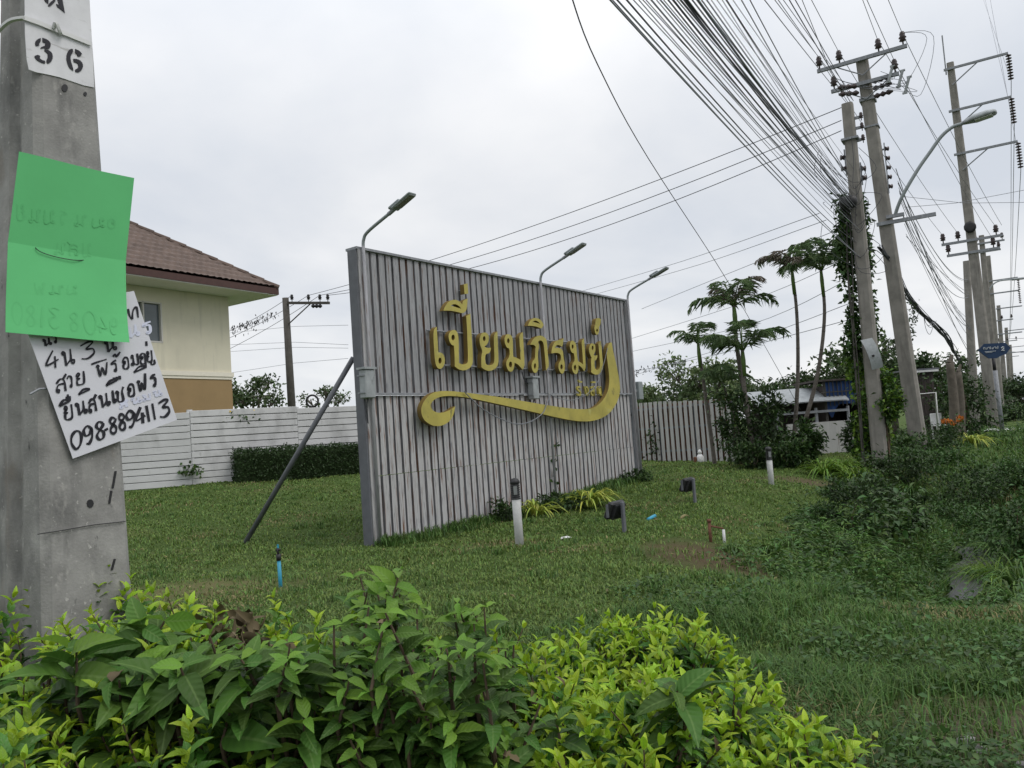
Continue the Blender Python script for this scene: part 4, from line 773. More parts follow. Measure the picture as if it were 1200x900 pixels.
# something dark grows right behind the fence
for k, (px, D) in enumerate(((765, 31), (800, 30.5), (835, 29.5))):
    bush('shrub', 'dark shrub behind the white paling fence, ' + ('left one by the sign board', 'middle one', 'right one by the palms')[k], 'shrub', G(px, D), (1.0, .5, .95), 1100, .16, .5, M['l_dark'], 'shrubs behind the paling fence')
q2 = fa + (fb - fa) * .46 + fn * .12; n = 90; pos = q2 + rng.normal(size=(n, 3)) * [.16, .06, .45] + ZUP * .65
t = thing('creeper', 'small creeper climbing the white palings near the sign board', 'creeper', q2); leaf_mesh('leaves', [(pos, rdir(n) + fn * .3, rdir(n) + ZUP, .12, .08, T_SIMPLE, .1, M['l_dark'])], t)
p = G(821, 26.3); t = thing('garden_ornament', 'small white ornament standing by the foot of the white palings', 'ornament', p)
MB().lathe(p, [(.10, -.05), (.13, .08), (.12, .2), (.06, .28)], 12).build('body', M['white'], t, True); MB().lathe(p + ZUP * .28, [(.05, 0), (.075, .06), (.05, .13), (.01, .16)], 12).build('head', M['white'], t, True)
MB().box(p + np.array([-.16, 0, .1]), (.12, .1, .2), None, .02).build('block', M['rust'], t)

# ------------------------------------------------------------------ house behind the wall
HD, HN = PD, PN; HC = P(271.5, 440, 30); z_band = HC[2]; z_eave = P(270, 347, 30)[2]; HC[2] = 0
hb = HC + ZUP * .5; hLn, hDp = 8.2, 7.5
house = thing('house', 'two-storey cream house with ochre ground floor and brown tiled hip roof', 'house', hb)
def hp(u, o, z): return HC + HD * u + HN * o + ZUP * z                   # u along front (0 at the corner, negative leftwards)
HX = (HD, HN, ZUP)
wx0, wx1 = -3.75, -2.62; wz0, wz1 = z_band + 1.25, z_band + 2.55
c0 = pt_on(hp(-8, 0, z_band + 1.9), hp(0, 0, z_band + 1.9), 189); wx1 = np.dot(c0 - HC, HD); wx0 = wx1 - 1.35
wz1 = P(180, 356, np.dot(c0 - CAM, CF))[2]; wz0 = P(180, 402, np.dot(c0 - CAM, CF))[2]
mb = MB()
for (u0, u1, a, b) in ((-hLn, wx0, z_band, z_eave), (wx1, 0, z_band, z_eave), (wx0, wx1, z_band, wz0), (wx0, wx1, wz1, z_eave)): mb.box(hp((u0 + u1) / 2, -.1, (a + b) / 2), (u1 - u0, .2, b - a), HX)
for u in (-hLn + .1, -.1): mb.box(hp(u, -hDp / 2 - .1, (z_band + z_eave) / 2), (.2, hDp - .2, z_eave - z_band), HX)
mb.box(hp(-hLn / 2, -hDp, (z_band + z_eave) / 2), (hLn - .4, .2, z_eave - z_band), HX)
mb.build('wall', M['cream'], house)
MB().box(hp(-hLn / 2, -hDp / 2, (z_band - .15) / 2), (hLn, hDp, z_band + .15), HX).build('ground_floor_wall', M['ochre'], house)
mb = MB(); mb.box(hp(-hLn / 2, -hDp / 2, z_band + .02), (hLn + .12, hDp + .12, .16), HX); mb.box(hp(-hLn / 2, -hDp / 2, z_band - .11), (hLn + .06, hDp + .06, .10), HX); mb.build('cornice', M['trim'], house)
wn_ = MB()
for u in (wx0, (wx0 + wx1) / 2, wx1): wn_.box(hp(u, -.06, (wz0 + wz1) / 2), (.055, .14, wz1 - wz0 + .06), HX)
for z in (wz0, wz1): wn_.box(hp((wx0 + wx1) / 2, -.065, z), (wx1 - wx0 + .05, .15, .055), HX)
win = wn_.build('window', M['alu'], house)
MB().box(hp((wx0 + wx1) / 2, -.11, (wz0 + wz1) / 2), (wx1 - wx0, .012, wz1 - wz0), HX).build('pane', M['glass'], win)
mb = MB()
for i in range(12): mb.box(hp(wx0 + .1 + i * .1, -.2 + .02 * (i % 2), (wz0 + wz1) / 2), (.09, .02, wz1 - wz0), HX)
mb.build('curtain', M['curtain'], win)
oh = 1.32; zs_ = z_eave; rise = .70; e0, e1, f0, f1 = -hLn - oh, oh, oh, -hDp - oh; half = (f0 - f1) / 2; zr = zs_ + .26
def rp(u, o): 
    d_ = min(u - e0, e1 - u, f0 - o, o - f1); return hp(u, o, zr + d_ * rise)
def slope_mesh(mb, side, du=.09, dv=.085):
    """tiled roof plane: rows step, pans are corrugated"""
    L = (e1 - e0) if side in 'FB' else (f0 - f1); nv_ = int(half / dv); rows = []
    for j in range(nv_ + 1):
        v = half * j / nv_; a0, a1 = v, L - v; k = max(2, int(L / du)); row = []
        for i in range(k + 1):
            a = a0 + (a1 - a0) * i / k; dz = .045 * abs(math.sin(math.pi * a / .26)) + .085 * (1 - (v / .34) % 1.0)
            u_, o_ = {'F': (e0 + a, f0 - v), 'B': (e0 + a, f1 + v), 'R': (e1 - v, f0 - a), 'L': (e0 + v, f0 - a)}[side]
            row.append(hp(u_, o_, zr + v * rise + dz))
        rows.append(row)
    k = len(rows[0]); V = [p for r in rows for p in r]
    mb.add(V, [(j * k + i, j * k + i + 1, (j + 1) * k + i + 1, (j + 1) * k + i) for j in range(len(rows) - 1) for i in range(k - 1)])
mb = MB(); slope_mesh(mb, 'F'); slope_mesh(mb, 'R', .13, .115); slope_mesh(mb, 'L', .2, .17); slope_mesh(mb, 'B', .3, .2); roof = mb.build('roof', M['tile'], house)
mb = MB()
for (ea, fa_, sa, sb) in ((e1, f0, -1, -1), (e0, f0, 1, -1), (e1, f1, -1, 1), (e0, f1, 1, 1)):
    for i in range(13): 
        v = half * i / 13; v2 = half * (i + 1.12) / 13; mb.tube([hp(ea + sa * v, fa_ + sb * v, zr + v * rise + .06), hp(ea + sa * v2, fa_ + sb * v2, zr + v2 * rise + .045)], [.105, .085], 8)
mb.tube([hp(e0 + half, f0 - half, zr + half * rise + .05), hp(e1 - half, f0 - half, zr + half * rise + .05)], .10, 8)
mb.build('ridge_tiles', M['tile'], roof)
mb = MB(); th = .24
for (c_, sz) in (((e0 + e1) / 2, None),): pass
mb.box(hp((e0 + e1) / 2, f0 - .015, zr - .10), (e1 - e0, .03, th), HX); mb.box(hp((e0 + e1) / 2, f1 + .015, zr - .10), (e1 - e0, .03, th), HX)
mb.box(hp(e1 - .015, (f0 + f1) / 2, zr - .10), (.03, f0 - f1 - .06, th), HX); mb.box(hp(e0 + .015, (f0 + f1) / 2, zr - .10), (.03, f0 - f1 - .06, th), HX)
mb.build('fascia', M['fascia'], house)
MB().box(hp((e0 + e1) / 2, (f0 + f1) / 2, z_eave + .03), (e1 - e0 - .07, f0 - f1 - .07, .04), HX).build('soffit', M['soffit'], house)
# ------------------------------------------------------------------ poles along the road
AX = (PN, PD, ZUP)                                                        # crossarms run across the road
def shaft(t, b, top, w0, w1, m=M['pole'], name='shaft'):
    b = np.array(b) - ZUP * .5; top = np.array(top); V = []; 
    for s in (0, .25, .5, .75, 1):
        c = b + (top - b) * s; w_ = w0 + (w1 - w0) * s; g = w_ * .16
        for x, y in ((-w_ / 2 + g, -w_ / 2), (w_ / 2 - g, -w_ / 2), (w_ / 2, -w_ / 2 + g), (w_ / 2, w_ / 2 - g), (w_ / 2 - g, w_ / 2), (-w_ / 2 + g, w_ / 2), (-w_ / 2, w_ / 2 - g), (-w_ / 2, -w_ / 2 + g)): V.append(c + PN * x + PD * y)
    F = [(i * 8 + k, i * 8 + (k + 1) % 8, (i + 1) * 8 + (k + 1) % 8, (i + 1) * 8 + k) for i in range(4) for k in range(8)] + [tuple(range(32, 40))]
    o = mesh(name, V, F, m, t)
    # moulded holes up the shaft, as dark insets
    return o
def at_z(b, top, z): b = np.array(b); top = np.array(top); return b + (top - b) * ((z - b[2]) / (top[2] - b[2]))
def arm(t, c, half0, half1, sz=.1, name='crossarm', m=M['steel'], rise=0.0):
    mb = MB(); a = c - PN * half0; b = c + PN * half1; d = nrm(b - a); mb.box((a + b) / 2, (np.linalg.norm(b - a), sz * .8, sz), (d, PD, ZUP)); return mb.build(name, m, t)
def pin(t, p, s=1.0, m=M['insul']):
    p = np.asarray(p); return MB().lathe(p, [(.02 * s, 0), (.02 * s, .1 * s), (.09 * s, .12 * s), (.06 * s, .17 * s), (.10 * s, .2 * s), (.06 * s, .25 * s), (.075 * s, .29 * s), (.05 * s, .36 * s)], 10).build('insulator', m, t, True)
def disc_string(t, p, L, n=9, r=.12, ax=(0, 0, -1)):
    pr = [(.012, 0)]; 
    for k in range(n): z = L * (k + .5) / n; pr += [(.03, z - L / n * .4), (r, z), (r * .9, z + L / n * .15), (.03, z + L / n * .25)]
    return MB().lathe(p, pr + [(.012, L)], 10, ax).build('insulator_string', M['insul'], t, True)
def spool(t, p, n=3, dz=.22, side=1):
    MB().box(np.asarray(p) - ZUP * dz * (n - 1) / 2 - PN * .06 * side, (.03, .05, dz * n + .1), AX).box(np.asarray(p) - PN * .14 * side, (.16, .04, .05), AX).build('rack', M['steel'], t)
    for k in range(n): MB().lathe(np.asarray(p) + ZUP * -dz * k, [(.03, -.05), (.075, -.045), (.045, 0), (.075, .045), (.03, .05)], 8, (1, 0, 0)).build('spool_insulator', M['insul'], t, True)
# pole A: the vine-grown one
Ab = G(1033, 21.0); At = P(993, 122, 21.0)
pA = thing('utility_pole', 'slim concrete pole overgrown with vine, where the thick cable bundle ends', 'utility pole', Ab); shaft(pA, Ab, At, .40, .27)
zA = lambda py: at_z(Ab, At, P(1000, py, 21)[2])
for py in (140, 152, 166): q2 = zA(py); MB().box(q2 + PN * .2, (.12, .05, .07), AX).build('bracket', M['steel'], pA); pin(pA, q2 + PN * .3 - ZUP * .1, .6)
spool(pA, zA(182) - PN * .24, 2, .3, -1); spool(pA, zA(200) + PN * .24, 2, .25)
MB().box(zA(164), (.42, .42, .06), AX).build('band', M['steel'], pA)
MB().lathe(P(994, 237, 20.7), [(.05, -.22), (.17, -.18), (.17, .16), (.05, .22)], 10, PN).build('splice_box', M['black'], pA, True)
# pole B: tall one with two crossarms, street lamp
Bb = G(1079, 25.0); Bt = P(1010, 70, 25.0)
pB = thing('utility_pole', 'tall concrete pole with two double crossarms and a curved street lamp', 'utility pole', Bb); shaft(pB, Bb, Bt, .50, .34)
zB = lambda py: at_z(Bb, Bt, P(1015, py, 25)[2])
PINB = {}
for k, (py, L, xs) in enumerate(((72, 1.30, (-1.22, -.62, .52, 1.2)), (100, .98, (-.88, .88)))):
    c = zB(py); arm(pB, c - PD * .24, L, L, .11)
    MB().tube([c - PN * .8 - PD * .24, c - ZUP * .5 - PD * .2], .02, 5).tube([c + PN * .8 - PD * .24, c - ZUP * .5 - PD * .2], .02, 5).build('arm_brace', M['steel'], pB)
    for x in xs: q2 = c + PN * x - PD * .24 + ZUP * .05; pin(pB, q2, 1.15); PINB[(k, x)] = q2 + ZUP * .4
for k, (py, dx) in enumerate(((99, .75), (107, 1.0), (116, 1.15))):        # drop-out fuses on the right
    c = zB(py) + PN * dx - PD * .3; d = nrm(ZUP + PN * .35)
    MB().tube([c - d * .22, c + d * .22], .045, 8).box(c - d * .24, (.14, .06, .05), AX).box(c + d * .24, (.14, .06, .05), AX).build('fuse', M['box'], pB)
    MB().lathe(zB(py + 2) + PN * .2 - PD * .2, [(.03, 0), (.09, .1), (.04, .18), (.09, .26), (.04, .34), (.09, .42), (.03, .55)], 10, nrm(PN + ZUP * .05)).build('insulator', M['insul'], pB, True)
for k, py in enumerate((99, 107)):
    MB().lathe(zB(py + 2) - PN * .2 - PD * .2, [(.03, 0), (.09, .1), (.04, .2), (.09, .3), (.04, .4), (.09, .5), (.03, .62)], 10, nrm(-PN * .9 - PD * .5)).build('insulator', M['insul'], pB, True)
arm(pB, zB(265) - PD * .25 + PN * .65, .9, .75, .11, 'lamp_crossarm')
spool(pB, zB(178) + PN * .32, 5, .3)
MB().box(zB(118), (.45, .45, .1), AX).box(zB(150), (.42, .42, .05), AX).build('band', M['steel'], pB)
arm_px = [(1049, 252), (1053, 240), (1060, 225), (1076, 198), (1090, 178), (1103, 160), (1116, 149), (1128, 145)]
armp = [P(x, y, 24.6 - .12 * k) for k, (x, y) in enumerate(arm_px)]
la = MB().tube(catmull(armp, 4), .052, 8).build('lamp_arm', M['lamp'], pB, True)
hA, hB_ = armp[-1], P(1168, 131, 23.2); d = nrm(hB_ - hA); s = nrm(np.cross(d, ZUP)); u_ = np.cross(s, d)
hl = np.linalg.norm(hB_ - hA); V = []
for k, (f, wd, ht) in enumerate(((0, .07, .06), (.15, .12, .10), (.35, .2, .13), (.75, .22, .12), (.95, .16, .09), (1, .08, .05))):
    V += [hA + d * hl * f + s * wd * a * 1.0 + u_ * ht * b for a, b in ((-1, -.35), (1, -.35), (1, .3), (.5, 1), (-.5, 1), (-1, .3))]
lh = mesh('lamp_head', V, [(i * 6 + k, i * 6 + (k + 1) % 6, (i + 1) * 6 + (k + 1) % 6, (i + 1) * 6 + k) for i in range(5) for k in range(6)] + [tuple(range(5, -1, -1)), tuple(range(30, 36))], M['box'], la, True)
MB().box(hA + d * hl * .62 - u_ * .055, (hl * .5, .3, .03), (d, s, u_)).build('lens', M['white'], lh)
MB().box(armp[0] - ZUP * .02, (.5, .12, .1), AX).build('lamp_bracket', M['steel'], pB)
# grey tin plate wired to pole A
tp = [P(x, y, 20.55) for x, y in ((1010.5, 398.5), (1024, 395.5), (1037.5, 430), (1024, 433.5))]
pl = thing('tin_plate', 'bent grey tin plate fixed slantwise on the vine-covered pole', 'plate', np.mean(tp, 0)); n_ = nrm(np.cross(tp[1] - tp[0], tp[3] - tp[0])); V = []
for j in range(7):
    v = j / 6; cv = .10 * (v - .5) ** 2 * 4 * -1
    for i in range(2): a = tp[0] + (tp[3] - tp[0]) * v; b = tp[1] + (tp[2] - tp[1]) * v; V.append((a, b)[i] - n_ * cv)
F = [(j * 2, j * 2 + 1, j * 2 + 3, j * 2 + 2) for j in range(6)]; k = len(V); V += [p_ + n_ * .012 for p_ in V]; F += [tuple(reversed([i + k for i in f])) for f in F[:6]]
mesh('plate', V, F, M['box'], pl, True); MB().lathe(P(1023.5, 417, 20.5), [(.035, 0), (.035, .02)], 8, CF).build('bolt', M['black'], pl)
# pole C: transmission pole
Cb = G(1166, 45.0); Ct = P(1113.5, 74, 45)
pC = thing('transmission_pole', 'tallest pole with three side arms and hanging insulator strings behind the street lamp', 'transmission pole', Cb); shaft(pC, Cb, Ct, .66, .36)
zC = lambda py: at_z(Cb, Ct, P(1130, py, 45)[2]); CEND = []
MB().tube([Ct - PN * .25 - ZUP * .6, Ct - PN * .25 + ZUP * 1.7], .035, 6).build('lightning_rod', M['steel'], pC)
for py, L in ((81, 2.75), (130, 2.65), (181, 2.7)):
    c = zC(py) - PD * .25; mb = MB(); a = c - PN * .35; b = c + PN * L; dd = nrm(b - a); mb.box((a + b) / 2, (np.linalg.norm(b - a), .1, .12), (dd, PD, ZUP)); mb.tube([c + PN * 1.35, c - ZUP * .95], .035, 6); mb.build('crossarm', M['steel'], pC)
    disc_string(pC, b - ZUP * .06, 1.45, 9, .15); CEND.append(b - ZUP * 1.55)
c = zC(268); MB().lathe(c - PD * .35, [(.2, -.12), (.31, -.1), (.31, .1), (.2, .12)], 14, PD).build('cable_coil', M['black'], pC, True)
PINC = []
for py, L, xs in ((283, 1.5, (-1.4, -.65, 1.2)), (297, 1.3, (-1.2, 1.0))):
    c = zC(py); arm(pC, c - PD * .3, L, L, .14)
    for x in xs: q2 = c + PN * x - PD * .3 + ZUP * .05; pin(pC, q2, 1.6); PINC.append(q2 + ZUP * .5)
# further poles down the road
def far_pole(label, bx, tx, ty, D, w0, w1, arms=(), name='utility_pole', strings=False, group='far poles down the road', lamp=None, tall=False):
    b = G(bx, D); tp_ = P(tx, ty, D); t = thing(name, label, 'utility pole', b, group); shaft(t, b, tp_, w0, w1)
    for py, l0, l1, np_ in arms:
        c = at_z(b, tp_, P(tx, py, D)[2]) - PD * .25; arm(t, c, l0, l1, .13)
        for x in np.linspace(-l0 * .9, l1 * .9, np_) if np_ else (): pin(t, c + PN * x + ZUP * .05, 1.5)
        if strings: disc_string(t, c + PN * l1 - ZUP * .05, 1.3, 7, .14)
    if lamp:
        L_ = [P(x, y, D) for x, y in lamp]; a_ = MB().tube(catmull(L_, 4), .06, 6).build('lamp_arm', M['lamp'], t, True)
        d = nrm(L_[-1] - L_[-2]); MB().box(L_[-1] + d * .5, (1.0, .32, .16), (d, np.cross(ZUP, d), ZUP), .05).build('lamp_head', M['box'], a_)
    return b, tp_
far_pole('thin concrete pole left of the tallest pole, with a rack of small insulators', 1143, 1132.5, 306, 37, .42, .28, ())
D1 = far_pole('concrete pole just right of the tallest pole, with crossarms and a lamp', 1170, 1150, 276, 62, .56, .36, ((286, .4, 1.5, 2), (296, .6, 1.2, 2)), lamp=[(1157, 345), (1163, 334), (1172, 329), (1186, 327.5)])
D2 = far_pole('far pole with a curved arm, next one beyond the lamp pole', 1174, 1158, 300, 82, .62, .4, ((330, .3, 2.4, 0), (345, .3, 2.4, 0)), strings=True)
D3 = far_pole('small distant pole with brackets in the row at the right edge', 1180, 1170, 358, 96, .6, .4, ((362, .3, 2.4, 0), (376, .8, 1.4, 3), (392, .5, 2.2, 0)))
D4 = far_pole('second last distant pole in the row at the right edge', 1185, 1179, 384, 125, .6, .45, ((388, .3, 2.6, 0), (400, 1.2, 1.4, 3), (414, .4, 2.2, 0)))
D5 = far_pole('last distant pole in the row at the right edge', 1188, 1184, 404, 165, .6, .45, ((407, .4, 2.6, 0), (418, 1.2, 1.4, 0)))
# pole W behind the white wall
Wb = G(346, 38.0); Wt = P(334.5, 349, 38.0); pW = thing('utility_pole', 'dark leaning pole with one side arm behind the white wall, beside the house', 'utility pole', Wb)
MB().tube([Wb - ZUP * .4, Wt], [.21, .15], 10).build('shaft', M['wood'], pW, True)
wa, wb = P(333, 355, 38), P(386, 355, 37); dd = nrm(wb - wa); sN = nrm(np.cross(dd, ZUP)); MB().box((wa + wb) / 2, (np.linalg.norm(wb - wa), .1, .12), (dd, sN, np.cross(sN, dd))).build('crossarm', M['wood'], pW)
MB().tube([wa + dd * 1.5 - ZUP * .05, Wt - ZUP * 1.25 + dd * .12], .03, 5).build('arm_brace', M['wood'], pW); WP = []
for f in (.18, .55, .80, .97): q2 = wa + (wb - wa) * f + ZUP * .06; pin(pW, q2, .95, M['black']); WP.append(q2 + ZUP * .3)
MB().lathe(wa + (wb - wa) * .72 - ZUP * .15, [(.03, -.3), (.1, -.2), (.05, -.1), (.1, 0), (.05, .1), (.1, .2), (.03, .3)], 8, dd).build('insulator', M['black'], pW, True)
MB().tube([P(366, 470, 36.5) + .27 * (math.cos(a_) * CR + math.sin(a_) * CU) for a_ in np.linspace(0, 6.2832, 19)], .05, 6).build('cable_coil', M['black'], pW, True)

# ------------------------------------------------------------------ cables
def sagline(a, b, sag, n=14): 
    a = np.asarray(a, float); b = np.asarray(b, float); return [a + (b - a) * t_ - ZUP * 4 * sag * t_ * (1 - t_) for t_ in np.linspace(0, 1, n)]
def wire(pts, r, m, label, group, k=1):
    return tag(MB().tube(pts, r, 5, False).build('overhead_cable', m, None, True), label, 'cable', group)
def run_overhead(end, xtop, r, m, label, group, sag=.12, ytop=0.0, plane_t=None):
    """cable from `end` back over the camera side, in the vertical plane of the pole line, crossing photograph point (xtop, ytop)"""
    near = np.array([PB[0], PB[1] - .4, 0]); dv = nrm((near - end) * [1, 1, 0]); pn = np.array([dv[1], -dv[0], 0]); Q = PP(xtop, ytop, end, pn)
    L = np.dot(near - end, dv); tq = np.dot(Q - end, dv) / L; zq = Q[2] + 4 * sag * tq * (1 - tq); b = end + dv * L; b[2] = end[2] + (zq - end[2]) / tq
    return wire(sagline(end, b, sag, 22), r, m, label, group)
LB = 'one of the many black cables of the bundle sweeping from overhead to the vine-covered pole'
GB = 'cables of the overhead bundle'
xt = [714, 717, 722, 736, 742, 748, 752, 757, 763, 768, 774, 779, 783, 790, 794, 797, 800, 803, 806, 810, 813, 816, 820, 824, 828, 833, 839, 846, 850, 853, 858, 868, 879]
for i, x in enumerate(xt):
    f = (x - 714) / 165; ey = 292 - 95 * f + random.uniform(-14, 14); ex = 1000 + (ey - 240) * .09 + random.uniform(-5, 5)
    end = P(ex, ey, 21 + random.uniform(-.3, .3)); thick = random.random()
    run_overhead(end, x + random.uniform(-2, 2), (.0042 if thick < .6 else .0075) if not 790 <= x <= 825 else random.choice((.0065, .010, .014)), M['cable'] if thick < .75 else M['cable_grey'], LB, GB, random.uniform(.05, .3))
for x, ey, r in ((896, 130, .007), (908, 118, .006), (918, 112, .006), (925, 125, .010), (932, 118, .009)):
    run_overhead(P(1000, ey, 23.5), x, r, M['cable'], 'one of the straight cables running to the top of the vine-covered pole from above', 'upper cables to the vine-covered pole', .08)
for key, x in (((0, -1.22), 912), ((0, -.62), 951), ((0, .52), 1011), ((0, 1.2), 1041), ((1, -.88), 940), ((1, .88), 1016)):
    run_overhead(PINB[key], x, .009, M['cable_grey'], 'thin bare conductor coming down from above to a crossarm insulator of the tall lamp pole', 'conductors to the crossarms', .05)
for a, b in zip(((0, -1.22), (0, -.62), (0, .52), (0, 1.2), (1, .88)), (PINC[0], PINC[1], PINC[2], PINC[2] + PN * .3, PINC[4])):
    wire(sagline(PINB[a], b, .25), .010, M['cable_grey'], 'thin conductor between the lamp pole crossarms and the tallest pole', 'conductors beyond the lamp pole')
for e_, x in zip(CEND, (1146, 1150, 1157)):
    dv = PD; Q = PP(x, -20, e_, PN); wire(sagline(e_, Q + (Q - e_) * .2, .1), .016, M['cable_grey'], 'high-voltage line rising from an insulator string of the tallest pole', 'high-voltage lines')
    wire(sagline(e_, P(1183, 398, 120), .6), .018, M['cable_grey'], 'high-voltage line running on from the tallest pole down the road', 'high-voltage lines down the road')
for y0, y1, k in ((126, 311, 0), (141, 319, 1), (153, 327, 2)):
    a = zA(y0 + 10) - PN * .2; a = P(986, y0, 21.2); b = WP[(1, 2, 3)[k]]
    m_ = P((546, 577, 606)[k], (310, 318, 322)[k], 29.8); s_ = .5; c_ = (a + b) / 2
    wire(sagline(a, b, (.35, .55, .75)[k], 20), .012, M['cable'], 'dark insulated line from the vine-covered pole passing behind the sign board, ' + ('highest', 'middle', 'lowest')[k] + ' of three', 'three lines behind the sign board')
wire(catmull([P(667, -12, 6.0), P(700, 75, 7.6), P(760, 186, 11), P(848, 322, 16.5), P(900, 412, 20), P(938, 480, 22.5)], 6), .0062, M['cable'], 'single black drop wire slanting alone down to the palm clump', None)
for k, (pts, D0, D1) in enumerate((([(676, 343), (800, 306), (960, 250)], 52, 24), ([(690, 347), (820, 310), (968, 258)], 52, 24), ([(752, 362), (860, 318), (985, 268)], 45, 24), ([(736, 398), (880, 352), (1000, 300)], 50, 24), ([(740, 412), (880, 380), (1005, 322)], 50, 24), ([(742, 440), (880, 398), (1005, 352)], 50, 24), ([(740, 436), (820, 420), (900, 400), (1005, 372)], 48, 24))):
    n = len(pts); wire(catmull([P(x, y, D0 + (D1 - D0) * i / (n - 1)) for i, (x, y) in enumerate(pts)], 6), .012, M['cable_grey'], 'thin far wire crossing the sky between sign board and vine-covered pole', 'thin wires behind the palms')
for k, pts in enumerate(([(1060, 243), (1120, 238), (1215, 220)], [(1056, 230), (1130, 238), (1215, 237)], [(1180, 397), (1215, 396)], [(1182, 412), (1215, 414)])):
    wire([P(x, y, (34, 34, 110, 110)[k]) for x, y in pts], (.011, .011, .03, .03)[k], M['cable_grey'], ('thin wire leaving to the right from the tallest pole height, upper one', 'thin wire leaving to the right across the tallest pole, lower one', 'distant service wire leaving the last poles to the right, upper', 'distant service wire leaving the last poles to the right, lower')[k], None)
# tangled bundle between pole B and the far thin pole
TB = [(1031, 288), (1048, 312), (1060, 338), (1068, 352), (1082, 366), (1098, 382), (1112, 398), (1120, 415), (1129, 432)]
for k in range(11):
    j = rng.normal(size=(len(TB), 2)) * [1.8, 2.6]; wire(catmull([P(x + j[i, 0], y + j[i, 1] + (k % 3), 24.4 + 12 * (i / 8) ** 1.3) for i, (x, y) in enumerate(TB)], 5), random.choice((.012, .018, .03)), M['cable'], 'black cable in the tangled drooping bundle beyond the tall lamp pole', 'tangled drooping cables')
for k in range(15):
    y0 = random.uniform(180, 300); x0 = 1030 + (y0 - 70) * .155; y1 = random.uniform(312, 425); sg = random.uniform(.15, .9)
    wire(sagline(P(x0, y0, 24.6), P(1133 + (y1 - 306) * .07, y1, 37), sg), random.choice((.007, .009, .012)), M['cable_grey'], 'thin sagging cable fanning from the tall lamp pole to the thin pole beyond', 'fanned cables beyond the lamp pole')
for k in range(9):                                                        # small loose loops on the tangle
    i = rng.integers(2, 7); x, y = TB[i]; D = 24.4 + 12 * (i / 8) ** 1.3; w_ = random.uniform(6, 16); hh = random.uniform(6, 26)
    wire(catmull([P(x, y, D), P(x + w_ * .2, y + hh * .7, D), P(x + w_ * .6, y + hh, D), P(x + w_, y + 10, D + .4)], 5), .009, M['cable'], 'loose cable loop hanging from the drooping bundle', 'loose cable loops')
for k in range(6):                                                        # jumpers on pole B
    a = PINB[random.choice(list(PINB))]; b = zB(random.uniform(92, 125)) + PN * random.uniform(.3, 1.0) - PD * .3
    wire(catmull([a, a + PN * random.uniform(.2, .9) - ZUP * .4, b + PN * random.uniform(.3, .8) - ZUP * random.uniform(.2, .9), b], 6), .008, M['cable_grey'], 'curved jumper wire between insulators and fuses at the top of the lamp pole', 'jumper wires')
for k in range(10):                                                       # messy coils on pole A
    c = zA(random.uniform(170, 300)); a1 = c + PN * random.uniform(-.9, .1) - PD * .25; wire(catmull([c + PN * .2 - PD * .2, c + PN * random.uniform(.2, .7) - PD * .3 - ZUP * random.uniform(.2, .7), c - PD * .3 - ZUP * random.uniform(.5, 1.1), a1 - ZUP * .1, a1 + ZUP * random.uniform(0, .5)], 5), .007, M['cable'], 'loose looped cable on the vine-covered pole', 'loose loops on the vine-covered pole')
# wires left of pole W, hung with dead creeper
for k, (pa, pb) in enumerate((((268, 383), WP[0]), ((268, 391), WP[1]), ((268, 404), WP[2]))):
    a = P(*pa, 41); wire(sagline(a + (a - pb) * .6, pb, .25), .012, M['cable'], 'wire from the dark leaning pole towards the house, ' + ('highest of three', 'middle of three', 'lowest of three')[k], 'wires beside the house')
n = 150; f = rng.random(n); pos = P(270, 383, 41) + (P(324, 363, 39.5) - P(270, 383, 41)) * f[:, None] - ZUP * (np.abs(rng.normal(size=n)) * .22)[:, None] + rng.normal(size=(n, 3)) * .06
t = thing('dead_creeper', 'scraps of dead creeper hanging on the wires beside the house roof', 'creeper', pos[0]); leaf_mesh('leaves', [(pos, rdir(n) * .5 - ZUP, rdir(n), .16, .06, T_SIMPLE, .1, M['black'])], t)
for k, (y0, y1) in enumerate(((378, 381), (392, 404), (400, 408), (425, 420))):
    wire([P(270, y0 + 12, 60), P(345, (y0 + y1) / 2 + 3, 55), P(408, y1, 50)], .013, M['cable_grey'], 'faint distant wire between the house and the sign board', 'faint wires left of the sign board')
n = 60; f = rng.random(n); a_, b_ = P(742, 438, 48), P(800, 424, 45); pos = a_ + (b_ - a_) * f[:, None] + rng.normal(size=(n, 3)) * [.1, .1, .12]
t = thing('dead_creeper', 'scraps of dead creeper on the wire right of the sign board', 'creeper', pos[0]); leaf_mesh('leaves', [(pos, rdir(n), rdir(n), .2, .07, T_SIMPLE, .1, M['black'])], t)
